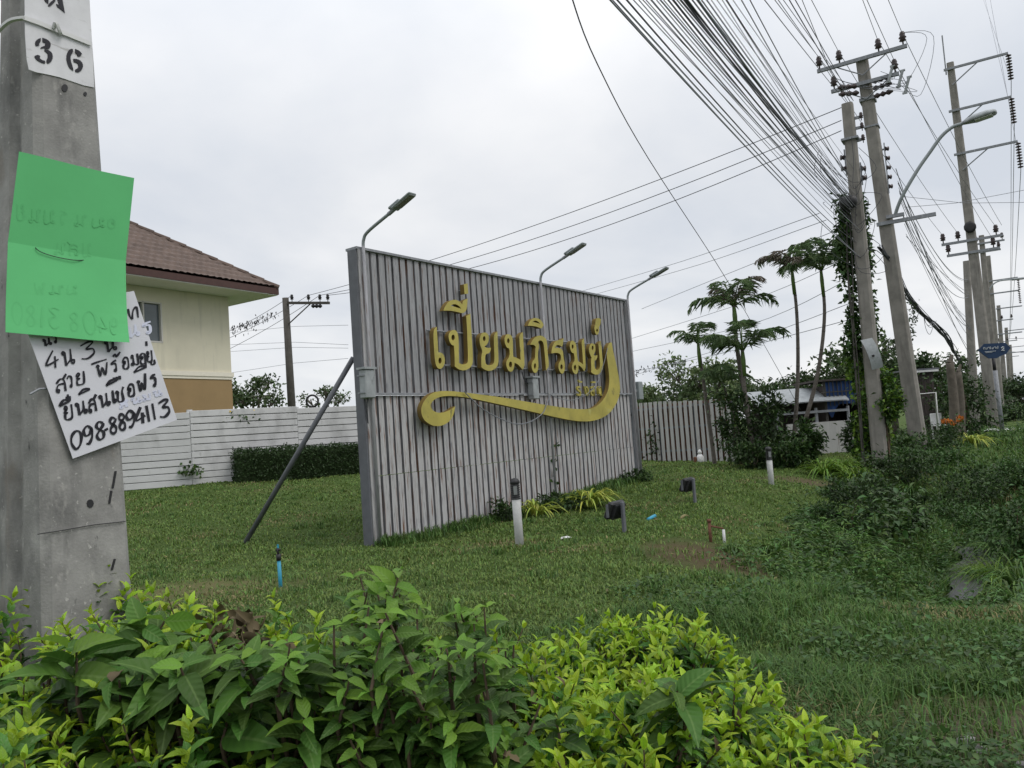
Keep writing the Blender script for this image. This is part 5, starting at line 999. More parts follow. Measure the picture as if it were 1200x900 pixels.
# ------------------------------------------------------------------ palms
def palm(label, bx, tx, ty, D, nf, fl, r=.075, bend=0.0, dry=.25, tilt0=.9):
    b = G(bx, D); top = P(tx, ty, D); t = thing('palm_tree', label, 'palm', b, 'slender palms in a clump'); mid = (b + top) / 2 + CR * bend
    tr = catmull([b - ZUP * .2, b + (mid - b) * .5 + CR * bend * .25, mid, mid + (top - mid) * .55 + CR * bend * .3, top], 6); mb = MB()
    mb.tube(tr, [r * (1.15 - .45 * i / (len(tr) - 1)) for i in range(len(tr))], 8)
    for i in range(2, len(tr) - 1, 2): mb.tube([tr[i] - ZUP * .012, tr[i] + ZUP * .012], r * (1.22 - .45 * i / (len(tr) - 1)), 8)
    mb.build('trunk', M['palmtrunk'], t, True)
    MB().tube([top - ZUP * .75, top - ZUP * .3, top + ZUP * .1], [r * .72, r * .95, r * .5], 8).build('crownshaft', M['gstem'], t, True)
    for k in range(nf):
        a = 2 * math.pi * (k / nf) + random.uniform(-.25, .25); d = np.array([math.cos(a), math.sin(a), 0]); el = random.uniform(1.0, 1.5) if k % 2 else random.uniform(.55, 1.05); l = fl * random.uniform(.8, 1.15); dr = random.uniform(.7, 1.4); ra = []
        for i in range(11):
            u = i / 10; th = el - u ** 1.9 * (el + dr); ra.append((ra[-1] + (d * math.cos(th) + ZUP * math.sin(th)) * l / 10) if ra else top + d * .04)
        ra = np.array(ra); isd = random.random() < dry; pos, ax, up, LL = [], [], [], []; s = np.array([-d[1], d[0], 0]); nl = 23
        for i in range(nl):
            u = .12 + .88 * i / nl; q_ = u * 10; j = min(9, int(q_)); p_ = ra[j] + (ra[j + 1] - ra[j]) * (q_ - j); tg = nrm(ra[j + 1] - ra[j]); nn_ = np.cross(tg, s)
            for sg in (-1, 1):
                pos.append(p_); ax.append(tg * (.45 + random.uniform(-.15, .2)) + s * sg * .75 + nn_ * random.uniform(-.1, .3) * (1 if nn_[2] > 0 else -1) - ZUP * random.uniform(.15, .7)); up.append(nn_ if nn_[2] > 0 else -nn_); LL.append(.42 * l / 1.8 * math.sin(math.pi * min(1, .18 + u * .8)) * random.uniform(.8, 1.15) + .06)
        LL = np.array(LL); fr = leaf_mesh('frond', [(np.array(pos), np.array(ax), np.array(up), LL * 1.25, .017, T_SIMPLE, .22, M['l_dry'] if isd else M['l_palm'])], t)
        MB().tube(list(ra), [.022 * (1 - .8 * i / 10) for i in range(11)], 5).build('frond_rib', M['gstem'] if not isd else M['l_dry'], fr, True)
    return t
palm('lowest slender palm at the left of the clump, leaning left over the fence', 838, 818, 402, 24.0, 7, 1.25, .06, .0, .12)
palm('mid-height palm with a dark trunk, left of the two tall ones', 893, 860, 358, 23.0, 8, 1.5, .075, -.15, .2)
palm('short palm half hidden in the bushes of the clump', 888, 870, 410, 22.4, 7, 1.5, .07, -.1, .15)
palm('tall palm with straight trunk, left one of the tall pair', 926, 928, 315, 23.0, 8, 1.4, .06, .2, .15)
palm('tall palm with curved trunk, right one of the tall pair', 922, 962, 316, 22.2, 8, 1.45, .06, .42, .1)
palm('small thin palm leaning in the middle of the clump', 880, 846, 448, 23.4, 7, 1.0, .055, .0, .3)
for px, D, r, lab, m_, ll in ((868, 22.6, (.8, .6, 1.15), 'dark bush at the foot of the palms beside the paling fence', 'l_dark', .15), (905, 22.4, (.9, .6, 1.3), 'tall dark bush between the palm trunks', 'l_dark', .16), (945, 21.8, (.7, .6, .75), 'dark leafy bush right of the tall palm trunks', 'l_vine', .15), (880, 21.4, (.8, .4, .4), 'low dark undergrowth in front of the palm trunks', 'l_dark', .12), (928, 21.2, (.6, .4, .4), 'low green undergrowth at the right foot of the palms', 'l_vine', .12)):
    bush('bush', lab, 'bush', G(px, D), r, 1500, ll, .42, M[m_], 'bushes among the palms', m2=M['l_vine'] if m_ == 'l_dark' else M['l_dark'])
for px, D, lab in ((985, 20.6, 'light green grassy clump in front of the low white wall'), (966, 20.2, 'light green arching clump right of the palms'), (1003, 19.6, 'light green spiky clump under the blue tarp hut')):
    strap_plant(G(px, D), 80, 1.05, lab, M['l_lime'], 'light green clumps by the low wall', .04, 'grass_clump')
# ------------------------------------------------------------------ huts beyond the pole line
p0 = G(905, 27); p1 = G(985, 27); d = nrm((p1 - p0) * [1, 1, 0]); n_ = np.array([d[1], -d[0], 0]); SX = (d, n_, ZUP)
sh = thing('shed', 'low shed with curved white roof and white half wall, right of the palms', 'shed', p0); L = np.linalg.norm(p1 - p0)
zt = P(950, 454, 27)[2]; zl = P(950, 482, 27)[2]; zb2 = P(950, 495, 27)[2]
roofp = [(n_ * (1.1 - 2.2 * u) + ZUP * (zl + (zt - zl) * math.sin(math.pi * (.12 + .5 * u)))) for u in np.linspace(0, 1, 12)]
V = []
for e_ in (-.3, .5, 1): V += [p0 * [1, 1, 0] + d * L * e_ + q_ + ZUP * (.02 if e_ == .5 else 0) for q_ in roofp]
F = [(j * 12 + i, j * 12 + i + 1, (j + 1) * 12 + i + 1, (j + 1) * 12 + i) for j in range(2) for i in range(11)]; k = len(V); V += [v - ZUP * .03 for v in V]; F += [tuple(reversed([i + k for i in f])) for f in F]
mesh('roof', V, F, M['box'], sh, True)
MB().box((p0 + p1) / 2 * [1, 1, 0] + n_ * 1.0 + ZUP * ((zb2 + p0[2]) / 2 - .1) + d * .3, (L * 1.05, .12, zb2 - p0[2] + .2), SX).build('half_wall', M['paling'], sh)
mb = MB()
for e_ in (.0, .55, 1.0): mb.tube([p0 + d * L * e_ + n_ * .9 - ZUP * .2, (p0 + d * L * e_ + n_ * .9) * [1, 1, 0] + ZUP * (zl + .1)], .05, 6)
mb.box((p0 + p1) / 2 * [1, 1, 0] + n_ * .95 + ZUP * (zl - .03), (L, .05, .08), SX); mb.build('posts', M['steel'], sh)
MB().box((p0 + p1) / 2 - n_ * .9 + ZUP * .9, (L * 1.2, .08, 2.0), SX).build('back_wall', M['plank'], sh)
# tarp hut
a, b = G(973, 26.2), G(1006, 26.2); d = nrm((b - a) * [1, 1, 0]); n_ = np.array([d[1], -d[0], 0]); SX = (d, n_, ZUP); L = np.linalg.norm(b - a) + .3; zt = P(990, 446, 26.2)[2]; zm = P(990, 473, 26.2)[2]
ht = thing('hut', 'small dark hut hung with bright blue tarpaulin behind the vine-covered pole', 'hut', a); V, F = [], []; ns = 36
for j in range(5):
    for i in range(ns + 1):
        u = i / ns; V.append(a * [1, 1, 0] + d * L * u + n_ * (.025 * math.sin(u * 42) + .015 * math.sin(u * 97 + j)) + ZUP * (zt + (zm - zt - (.45 if .0 < u < .35 else .0) * max(0, 1 - abs(u - .14) * 5)) * j / 4))
F = [(j * (ns + 1) + i, j * (ns + 1) + i + 1, (j + 1) * (ns + 1) + i + 1, (j + 1) * (ns + 1) + i) for j in range(4) for i in range(ns)]; mesh('tarpaulin', V, F, M['tarp'], ht, True)
mb = MB()
for i in range(10): mb.box(a * [1, 1, 0] + d * L * i / 9 + n_ * .06 + ZUP * (zt + zm) / 2, (.025, .02, zt - zm + .1), SX)
mb.box((a + b) / 2 * [1, 1, 0] + n_ * .075 + ZUP * (zm + .55 * (zt - zm)), (L, .02, .03), SX); mb.build('battens', M['wood'], ht)
MB().box((a + b) / 2 * [1, 1, 0] - n_ * .9 + ZUP * (zt + .05), (L + .4, 2.2, .06), SX).build('roof', M['plank'], ht)
MB().box(a + d * L / 2 - n_ * 1.9 + ZUP * 1.0, (L, .06, 2.4), SX).box(a - n_ * .95 + ZUP * 1.0, (.06, 1.9, 2.4), SX).box(a + d * L - n_ * .95 + ZUP * 1.0, (.06, 1.9, 2.4), SX).build('wall', M['plank'], ht)
mb = MB()
for e_ in (0, 1): mb.tube([a + d * L * e_ - ZUP * .3, (a + d * L * e_) * [1, 1, 0] + ZUP * zt], .05, 6)
mb.build('post', M['wood'], ht)
# plank shack
a, b = G(1070, 33), G(1101, 33); d = nrm((b - a) * [1, 1, 0]); n_ = np.array([d[1], -d[0], 0]); SX = (d, n_, ZUP); L = np.linalg.norm(b - a); zt = P(1090, 434, 33)[2]
sk = thing('shack', 'dark weathered plank shack right of the tall lamp pole', 'shack', a); mb = MB(); k = 11
for i in range(k): mb.box(a + d * L * (i + .5) / k + ZUP * ((zt - a[2]) / 2), (L / k - .012, .03, zt - a[2]), SX)
for i in range(k): mb.box(a + d * L - n_ * (i + .5) * .2 + ZUP * ((zt - a[2]) / 2), (.03, .19, zt - a[2]), SX)
mb.build('wall', M['plank'], sk); MB().box((a + b) / 2 * [1, 1, 0] - n_ * 1.0 + ZUP * (zt + .06), (L + .3, 2.5, .07), SX).build('roof', M['steel_dark'], sk)
MB().box((a + b) / 2 * [1, 1, 0] + n_ * .28 + ZUP * (zt - .02), (L + .2, .05, .08), SX).build('gutter', M['white'], sk)
mb = MB(); c0, c1, c2 = P(1074, 462, 31), P(1096, 460, 31), G(1101, 31); c3 = G(1075, 31); mb.tube([c3, c0, c1, c2], .04, 6); tag(mb.build('pipe_stand', M['white'], None, True), 'white pipe stand before the plank shack', 'stand')
p = G(1103, 31.5); t = thing('plastic_chair', 'white plastic chair half hidden by plants near the plank shack', 'chair', p); s_, f_ = np.array([1, 0, 0.]), np.array([0, -1, 0.])
MB().box(p + ZUP * .62, (.46, .44, .04), None, .015).build('seat', M['white'], t); MB().box(p + ZUP * .88 + np.array([0, .22, 0]), (.46, .04, .46), None, .015).build('backrest', M['white'], t)
for x in (-.2, .2):
    for y in (-.19, .19): MB().box(p + np.array([x, y, .28]), (.045, .045, .66)).build('leg', M['white'], t)
    MB().box(p + np.array([x * 1.1, 0, .8]), (.05, .42, .035)).build('armrest', M['white'], t)
for px, tx, ty, D, r, lab in ((1118, 1113, 425, 30, .16, 'grey leafless tree stump trunk right of the plank shack, left one'), (1125, 1123, 436, 31, .13, 'thin grey leafless trunk right of the plank shack')):
    b = G(px, D); tp_ = P(tx, ty, D); t = thing('tree_stump', lab, 'trunk', b, 'bare trunks by the plank shack'); MB().tube(catmull([b - ZUP * .2, (b + tp_) / 2 + CR * .08, tp_], 5), [r * 1.3 - r * .4 * i / 10 for i in range(11)], 8).build('trunk', M['bark'], t, True)
    MB().tube([tp_, tp_ + CR * .12 + ZUP * .3], [r * .7, r * .3], 6).build('branch', M['bark'], t)
# marigold-like flowers, yellow shrub
for k, (px, py) in enumerate(((1107, 494), (1115, 496), (1124, 491))):
    p = P(px, py, 29); g = np.array([p[0], p[1], hz(p[0], p[1])]); t = thing('flowering_plant', ('orange-red flowers, leftmost of three heads before the dark shrub', 'orange flowers, middle of three heads before the dark shrub', 'yellow-orange flowers, rightmost of three heads before the dark shrub')[k], 'flower', g, 'orange flowers')
    n = 45; q_ = p + rdir(n) * [.11, .11, .09]; leaf_mesh('blossom', [(q_, rdir(n), rdir(n), .09, .07, T_SIMPLE, .1, M['orange'])], t)
    n = 120; q_ = g + (p - g) * rng.random(n)[:, None] + rng.normal(size=(n, 3)) * .12; leaf_mesh('leaves', [(q_, rdir(n), rdir(n) + ZUP, .13, .06, T_SIMPLE, .1, M['l_vine'])], t)
strap_plant(G(1141, 29), 90, 1.15, 'golden yellow arching bush beside the blue street sign post', M['l_strap'], None, .06, 'yellow_shrub')
p = G(1166, 40); t = thing('planter_ring', 'low pale concrete ring on the verge round the sign post', 'planter', p); MB().lathe(p, [(1.35, -.1), (1.35, .12), (1.2, .14), (1.15, .05)], 24).build('ring', M['white'], t)
# street name sign
sb = G(1175, 37.0); t = thing('street_sign', 'dark blue six-sided street name sign with the number 2 on a grey post', 'sign', sb)
stp = P(1164, 420, 37.0); MB().tube([sb - ZUP * .2, P(1166, 434, 37)], .10, 10).build('post', M['steel'], t, True); MB().tube([P(1166, 436, 37), stp], .075, 8).build('neck', M['black'], t, True)
o = 37.0; sN = -CF
brd = extrude('sign_board', [[P(x, y, o) for x, y in ((1146, 410.5), (1153, 403), (1178, 401.5), (1184.5, 407.5), (1179, 415), (1173, 417), (1168, 420), (1159, 420), (1155, 417.5))]], CF * .06, M['signblue'], M['black'], t, 0)
mb = MB()
def sline(pts, r): mb.tube([P(x, y, o - .02) for x, y in pts], r, 4)
sline([(1173.5, 408.0), (1174.5, 406.6), (1176.3, 406.8), (1176.4, 408.2), (1173.7, 410.8), (1177, 410.5)], .022)
for seg in ([(1152.5, 409.5), (1152.7, 407.3), (1154, 407.2), (1154.2, 409.4)], [(1155.3, 407.4), (1155.5, 409.3), (1156.9, 409.2), (1156.9, 406.9)], [(1158, 407.2), (1159.4, 407), (1159.5, 409)], [(1160.6, 406), (1160.7, 409), (1161.6, 408.8)], [(1162.6, 407), (1162.8, 409), (1164.1, 408.8), (1164, 406.7)], [(1165.2, 406.8), (1166.6, 406.6), (1166.7, 408.6)], [(1168, 406.6), (1168.1, 408.5), (1169.4, 408.4), (1169.4, 405.4)]): sline(seg, .014)
sline([(1154, 412.3), (1167, 411.3)], .009); sline([(1155, 413.4), (1163, 412.8)], .007); mb.build('sign_lettering', M['signwhite'], brd)
# ------------------------------------------------------------------ trees and bushes behind
def tr(lab, px, D, topy, rx, rz, nl, ll, m, m2=None, lobes=7, lean=(0, 0), lw=.55):
    b = G(px, D); H = P(px, topy, D)[2] - b[2]; tree('tree', lab, 'tree', b, H, (rx, rx, rz), nl, ll, M[m], lobes, 'background trees', .12 + H * .012, lean, m2=M[m2] if m2 else None, lw=lw)
tr('small tree with thin foliage behind the white wall beside the house', 302, 42, 432, 1.7, 1.3, 1500, .22, 'l_tree', 'l_dark', lobes=8)
tr('sparse low tree top behind the white wall near the sign board', 388, 44, 448, 1.4, .9, 500, .2, 'l_tree')
tr('pale green rounded tree behind the paling fence, left one', 768, 50, 440, 2.0, 1.6, 1600, .26, 'l_pale', lobes=8)
tr('rounded green tree behind the paling fence beside the palms', 826, 46, 412, 2.2, 2.4, 3800, .26, 'l_pale', 'l_tree', lobes=10)
tr('far green tree filling between the rounded tree and the palms', 880, 58, 435, 3.0, 2.2, 2200, .32, 'l_tree', 'l_pale')
for k, (px, D, ty, rx, rz, m_) in enumerate(((925, 52, 436, 2.6, 2.2, 'l_dark'), (960, 48, 420, 2.4, 2.4, 'l_dark'), (990, 50, 425, 2.6, 2.6, 'l_dark'), (1018, 40, 382, 1.8, 2.6, 'l_tree'), (1050, 46, 402, 2.2, 2.8, 'l_dark'), (1078, 44, 405, 1.7, 2.2, 'l_dark'), (1105, 50, 404, 2.4, 2.2, 'l_tree'), (1130, 60, 428, 2.4, 2.4, 'l_dark'), (1150, 85, 440, 3.2, 2.6, 'l_dark'))):
    tr(('dark tree behind the shed with the curved white roof', 'dark tree rising behind the tall palm pair', 'dark tree above the blue tarp hut', 'taller airy tree just left of the vine-covered pole', 'dark tree between the vine-covered pole and the lamp pole', 'dark tree behind the lower shaft of the lamp pole', 'spreading tree above the plank shack', 'dark tree behind the bare trunks', 'far dark tree behind the street name sign')[k], px, D, ty, rx, rz, 2600, .26 if D < 55 else .34, m_, 'l_dark' if m_ == 'l_tree' else 'l_tree', lobes=9)
tr('dark tree mass at the right edge beyond the last poles', 1208, 95, 432, 4.2, 3.6, 3400, .4, 'l_dark', lobes=9)
tr('farther dark tree at the right edge', 1222, 150, 440, 9, 5, 2600, .6, 'l_dark', lobes=9)
BU = [(1060, 24, (1.0, .8, .5), 'l_vine', .11, 'green bush round the foot of the lamp pole'), (1095, 25, (1.2, .9, .55), 'l_dark', .10, 'dark bush right of the lamp pole foot'), (1130, 32, (1.5, 1.0, 1.7), 'l_dark', .17, 'big dark dense shrub left of the street sign post'),
      (1012, 21.5, (.55, .5, .8), 'l_dark', .12, 'dark bush between hut and vine-covered pole'), (1055, 19.5, (.9, .7, .45), 'l_dark', .09, 'dark bush on the ditch bank before the vine-covered pole'), (1085, 21, (1.2, .8, .42), 'weed', .09, 'spreading green bush on the ditch bank'), (1028, 15.8, (.6, .5, .42), 'l_dark', .075, 'dark rank bush down in the ditch'),
      (985, 16.5, (.5, .4, .2), 'weed', .07, 'low dark green bush at the lawn edge above the ditch'), (1110, 17.8, (.9, .7, .35), 'weed', .08, 'leafy bush at the far end of the ditch water'), (960, 13.6, (.6, .5, .22), 'weed', .06, 'low weedy bush on the near ditch slope'), (1000, 13.2, (.55, .5, .6), 'l_dark', .07, 'dark tall weedy bush left of the ditch water'), (1160, 23, (1.2, .8, .3), 'weed', .09, 'weedy bush on the verge below the street sign'), (1192, 19, (1.0, .9, .35), 'weed', .09, 'weedy bush at the right edge of the verge'), (1190, 60, (2.0, 1.2, .8), 'l_dark', .2, 'dark verge bush near the far poles'), (1158, 50, (1.6, 1.0, 1.2), 'l_dark', .18, 'dark bush behind the street sign post'), (1168, 14.5, (.8, .7, .6), 'weed', .08, 'rank weedy bush at the right edge beyond the ditch water'), (1140, 18.5, (.9, .7, .75), 'l_dark', .09, 'dark rank bush overhanging the far ditch water'), (1198, 11.0, (.6, .6, .5), 'weed', .07, 'weedy bush cut off by the right edge, nearest the verge grass'), (1064, 15.0, (.4, .4, .45), 'l_dark', .075, 'dark leafy bush just left of the ditch water')]
for px, D, r, m_, ll, lab in BU: bush('bush', lab, 'bush', G(px, D), r, 1900, ll, .5, M[m_], 'bushes along the ditch', m2=M['l_vine'], frac2=.3)
for k, (px, D, L_, n_, m_) in enumerate(((905, 10.6, .5, 70, 'tall'), (930, 11.3, .6, 80, 'tall'), (955, 12.4, .75, 90, 'tall'), (975, 11.0, .7, 90, 'l_vine'), (1002, 11.6, .85, 90, 'tall'), (1022, 15.0, .9, 90, 'tall'), (1068, 19, 1.0, 90, 'tall'), (1150, 12.5, .95, 100, 'tall'), (1172, 10.6, .9, 110, 'l_lime'), (1192, 12.0, 1.0, 110, 'tall'), (1150, 20, 1.0, 110, 'tall'), (1178, 14, 1.0, 110, 'tall'), (1196, 15, 1.05, 110, 'tall'), (1196, 9.6, .8, 110, 'tall'), (990, 12.2, .8, 100, 'tall'), (1040, 17.5, 1.0, 100, 'tall'), (1160, 15.5, 1.0, 90, 'tall'), (1185, 17, 1.0, 90, 'l_vine'), (1140, 17.5, 1.0, 90, 'tall'), (1196, 8.6, .7, 90, 'tall'), (1130, 9.4, .45, 70, 'tall'), (860, 10.2, .35, 60, 'tall'))):
    side = 'left of the ditch' if px < 1040 else 'right of the ditch'
    strap_plant(G(px, D), n_, L_, 'tall arching grass clump growing ' + side + (', one of several dark green ones' if m_ == 'tall' else ', a paler one' if m_ == 'l_lime' else ', a broad-bladed one'), M[m_], 'tall grass clumps by the ditch ' + side + m_.replace('_', ' '), .016 if m_ != 'l_vine' else .028, 'grass_clump')
for k, (px, D) in enumerate(((1048, 13.6), (1062, 14.0), (1030, 12.4))):       # tall broad-leaved weeds lit by the sky
    p = G(px, D); t = thing('tall_weed', 'broad-leaved weed standing in the ditch beside the water, ' + ('middle', 'right', 'left') [k] + ' one of three', 'weed', p, 'broad-leaved weeds in the ditch'); n = 160; q_ = p + np.abs(rng.normal(size=(n, 1))) * np.array([[0, 0, .32]]) + rng.normal(size=(n, 3)) * [.2, .2, .06] + ZUP * .25
    leaf_mesh('leaves', [(q_, rdir(n) * [1, 1, .3], rdir(n) * .3 + ZUP, .15, .08, T_NICE, .2, M['l_vine'])], t); MB().tube([p, p + ZUP * .7], .012, 5).tube([p, p + ZUP * .6 + CR * .15], .01, 5).build('stem', M['gstem'], t)
# vine on pole A
vt = thing('climbing_vine', 'dense dark vine climbing the slim pole to the cable bundle', 'vine', Ab)
n = 4800; f = rng.random(n) ** .85; ctr = Ab + (At - Ab) * (f * .76)[:, None]; wv = .12 + .16 * np.abs(np.sin(f * 9 + 1)) * (1 - .4 * f) + .12 * rng.random(n)
lat = np.where(rng.random(n) < .68, -(.12 + wv * 1.5 * rng.random(n)), .14 + wv * .7 * rng.random(n) ** 1.5)
bx_ = np.array([CR[0], CR[1], 0]); fy_ = np.array([0, 1., 0]); pos = ctr + bx_ * lat[:, None] + fy_ * (.05 + .28 * rng.random(n))[:, None] + rng.normal(size=(n, 3)) * [.04, .04, .08]; keep = (rng.random(n) < .4 + .6 * (np.sin(f * 17) > -.5)); pos = pos[keep]; n = len(pos)
sel = (pos[:, 2] < 3.0) & (rng.random(n) < .7); ax = rdir(n) * .7 - ZUP * .5; up = rdir(n) + ZUP * .4
leaf_mesh('foliage', [(pos[~sel], ax[~sel], up[~sel], .13 + .06 * rng.random((~sel).sum()), .085, T_SIMPLE, .1, M['l_vine']), (pos[sel], ax[sel], up[sel], .14, .09, T_SIMPLE, .1, M['l_lime'])], vt)
mb = MB()
for k in range(3): mb.tube(catmull([Ab + CR * random.uniform(-.5, -.2), Ab + (At - Ab) * .3 + CR * random.uniform(-.55, -.2), Ab + (At - Ab) * .55 + CR * random.uniform(-.5, -.2), Ab + (At - Ab) * .75 - CR * .22], 5), .018, 5)
mb.build('stems', M['wood'], vt)
bush('vine_bush', 'bright yellow-green vine bush wrapped round the right side of the slim pole', 'vine', G(1043, 20.8), (.42, .4, .95), 1900, .12, .6, M['l_lime'], None, m2=M['l_vine'], frac2=.6, hgt=1.75)
n = 110; f = rng.random(n); a_, b_ = P(1069, 352, 26.5), P(1069, 402, 26.5); pos = a_ + (b_ - a_) * f[:, None] + rng.normal(size=(n, 3)) * [.06, .06, .05]
t = thing('hanging_vine', 'dead creeper strand hanging straight down from the tangled cables', 'creeper', a_); leaf_mesh('leaves', [(pos, rdir(n) - ZUP * .5, rdir(n), .12, .06, T_SIMPLE, .1, M['l_dark'])], t)
# ------------------------------------------------------------------ grass and weeds
def fnoise(x, y, s, k=0): return (np.sin(x * s * 1.7 + 1.3 * k + 1.2 * np.sin(y * s * .9 + k)) * np.sin(y * s * 1.9 + 2.1 * k + 1.4 * np.sin(x * s * 1.1 + 2 * k)) + .6 * np.sin(x * s * 4.1 + 3 * k) * np.sin(y * s * 3.7 + k)) / 1.6
def scatter(n, dmin, dmax, px0=-130, px1=1330):
    D = dmin * np.exp(rng.random(n) * math.log(dmax / dmin)); px = px0 + (px1 - px0) * rng.random(n); x = D * (px - 600) / FPX * 1.0; return x, D
def inell(x, y, p, rx, ry): return ((x - p[0]) / rx) ** 2 + ((y - p[1]) / ry) ** 2 < 1
E1, E2, E3, E4 = G(835, 9.6), G(1165, 3.9), G(215, 9.5), G(950, 19)
def tz(x, y): return x * RN[0] + y * RN[1]
def outside(x, y):
    m = np.ones(len(x), bool); q_ = np.stack([x - B0[0], y - B0[1]], 1); u = q_ @ BD[:2]; o = q_ @ BN[:2]; m &= ~((u > -.05) & (u < BL + .05) & (o > -.4) & (o < .02))
    m &= tz(x, y) < 3.9
    d = np.stack([x - W1[0], y - W1[1]], 1); n2 = np.array([-(W2 - W1)[1], (W2 - W1)[0]]); m &= ~(((d @ n2) > 0) & (x < 1.5)); d0 = np.stack([x - W0[0], y - W0[1]], 1); n0 = np.array([-(W1 - W0)[1], (W1 - W0)[0]]); m &= ~(((d0 @ n0) > 0) & (x < W1[0]))
    w1, w2 = wz, 0
    return m & ~((h(x, y) < wz + .03) & (np.abs(tz(x, y) + .85) < .3) & (x * RD[0] + y * RD[1] < 16))
def blades(name, x, y, L, wd, m, label, lean=.5, seg3=False):
    n = len(x); z = h(x, y); a = rng.random(n) * 2 * math.pi; d = np.stack([np.cos(a), np.sin(a), np.zeros(n)], 1); s = np.stack([-d[:, 1], d[:, 0], d[:, 2]], 1); ln = lean * (.3 + rng.random(n))
    b = np.stack([x, y, z - .01], 1); mid = b + d * (L * .5 * ln * .45)[:, None]; mid[:, 2] += L * .55; tip = b + d * (L * ln)[:, None]; tip[:, 2] += L * (1 - .35 * ln)
    w_ = wd[:, None] * s * .5; V = np.stack([b - w_, b + w_, mid + w_ * .8, mid - w_ * .8, tip], 1).reshape(-1, 3); base = np.arange(n)[:, None] * 5
    loops = np.concatenate([base + [0, 1, 2, 3], base + [3, 2, 4]], 1).ravel(); sizes = np.tile([4, 3], n)
    ms = m if isinstance(m, list) else [m]; mi = None
    if len(ms) > 1: r_ = fnoise(x, y, .55, 3) * .55 + fnoise(x, y, 2.1, 8) * .2 + rng.random(n) * .7; mi = np.repeat((r_ > .86).astype(int), 2)
    return tag(npmesh(name, V, loops, sizes, ms, None, mi, True), label, 'grass', None, 'stuff')
x, y = scatter(460000, 2.6, 34); t_ = tz(x, y)
den = .85 + .4 * fnoise(x, y, .9); den *= np.where(inell(x, y, E1, .85, 1.25), .10, 1) * np.where(inell(x, y, E3, 1.9, .9), .4, 1) * np.where(inell(x, y, E4, 1.5, .8), .25, 1)
k = (t_ < -2.0 + .9 * fnoise(x, y, .7, 2)) & (rng.random(len(x)) < den) & outside(x, y); x, y = x[k], y[k]; D = y
blades('lawn_grass', x, y, (.028 + .03 * rng.random(len(x)) + .03 * np.clip(fnoise(x, y, .6, 5), 0, 1)) * (1 + .012 * D), .0035 + .0011 * D, [M['grass'], M['dryg']], 'short mown grass of the lawn round the sign board', .9)
# darker tufts and fallen leaves scattered over the lawn
cxy = np.stack([-9 + 13 * rng.random(260), 4.6 + 17 * rng.random(260)], 1); cxy = cxy[(tz(cxy[:, 0], cxy[:, 1]) < -2.8) & outside(cxy[:, 0], cxy[:, 1])]; q_ = np.repeat(cxy, 45, 0) + rng.normal(size=(len(cxy) * 45, 2)) * np.repeat(.04 + .10 * rng.random(len(cxy)), 45)[:, None]
blades('lawn_tufts', q_[:, 0], q_[:, 1], np.repeat(.05 + .09 * rng.random(len(cxy)), 45) * (.6 + .7 * rng.random(len(q_))), np.full(len(q_), .010), M['tall'], 'darker uncut tufts scattered over the lawn', .9)
fx, fy = -9 + 14 * rng.random(420), 5 + 16 * rng.random(420); k = outside(fx, fy) & (tz(fx, fy) < -1.5); fx, fy = fx[k], fy[k]; n = len(fx)
tag(leaf_mesh('fallen_leaves', [(np.stack([fx, fy, h(fx, fy) + .035], 1), rdir(n) * [1, 1, .2], rdir(n) * .4 + ZUP, .05 + .05 * rng.random(n), .028, T_SIMPLE, .3, M['dryg'])]), 'dry fallen leaves scattered on the lawn', 'leaves', None, 'stuff')
# coarse grass: verge, ditch banks and the rough patch in the foreground
x, y = scatter(380000, 2.3, 46, 500, 1600); t_ = tz(x, y); rough = (t_ > -3.0 + .6 * fnoise(x, y, .7, 2)) | ((y < 6.0 + .5 * fnoise(x, y, .9, 4)))
den = .75 + .4 * fnoise(x, y, 1.3, 1); den *= np.where(inell(x, y, E2, .55, .6), .2, 1) * np.where(inell(x, y, E1, .85, 1.25), .10, 1)
k = rough & (rng.random(len(x)) < den) & outside(x, y); x, y = x[k], y[k]; D = y; t_ = tz(x, y)
Lh = (.06 + .09 * rng.random(len(x))) * (1 + .8 * np.clip(fnoise(x, y, 1.1, 7), -.5, 1)); Lh = Lh * (1 + .9 * np.clip((t_ + 2.9) / 1.0, 0, 1) * np.clip((y - 4.5) / 4.5, 0, 1)) * (1 + .45 * np.clip((t_ + .3) / .6, 0, 1) * np.clip((y - 6) / 3, 0, 1)) * (.45 + .55 * np.clip((t_ + 3.6) / 1.6, 0, 1)) * np.where((t_ > -1.7) & (t_ < .5) & (y > 5.0) & (y < 11.5), .45, 1)
blades('rough_grass', x, y, Lh, .004 + .0010 * D, [M['tall'], M['dryg']], 'rough long grass on the verge and ditch banks', .8)
# grass tufts round the foot of the board
u = rng.random(9000) * BL; o = np.abs(rng.normal(size=9000)) * .22 + .03; q_ = B0 + BD * u[:, None] + BN * o[:, None]; k = rng.random(9000) < .55 + .45 * fnoise(q_[:, 0], q_[:, 1], 2.0, 2); q_ = q_[k]
blades('board_foot_grass', q_[:, 0], q_[:, 1], .08 + .16 * rng.random(len(q_)), np.full(len(q_), .016), M['tall'], 'longer uncut grass along the foot of the sign board', .8)
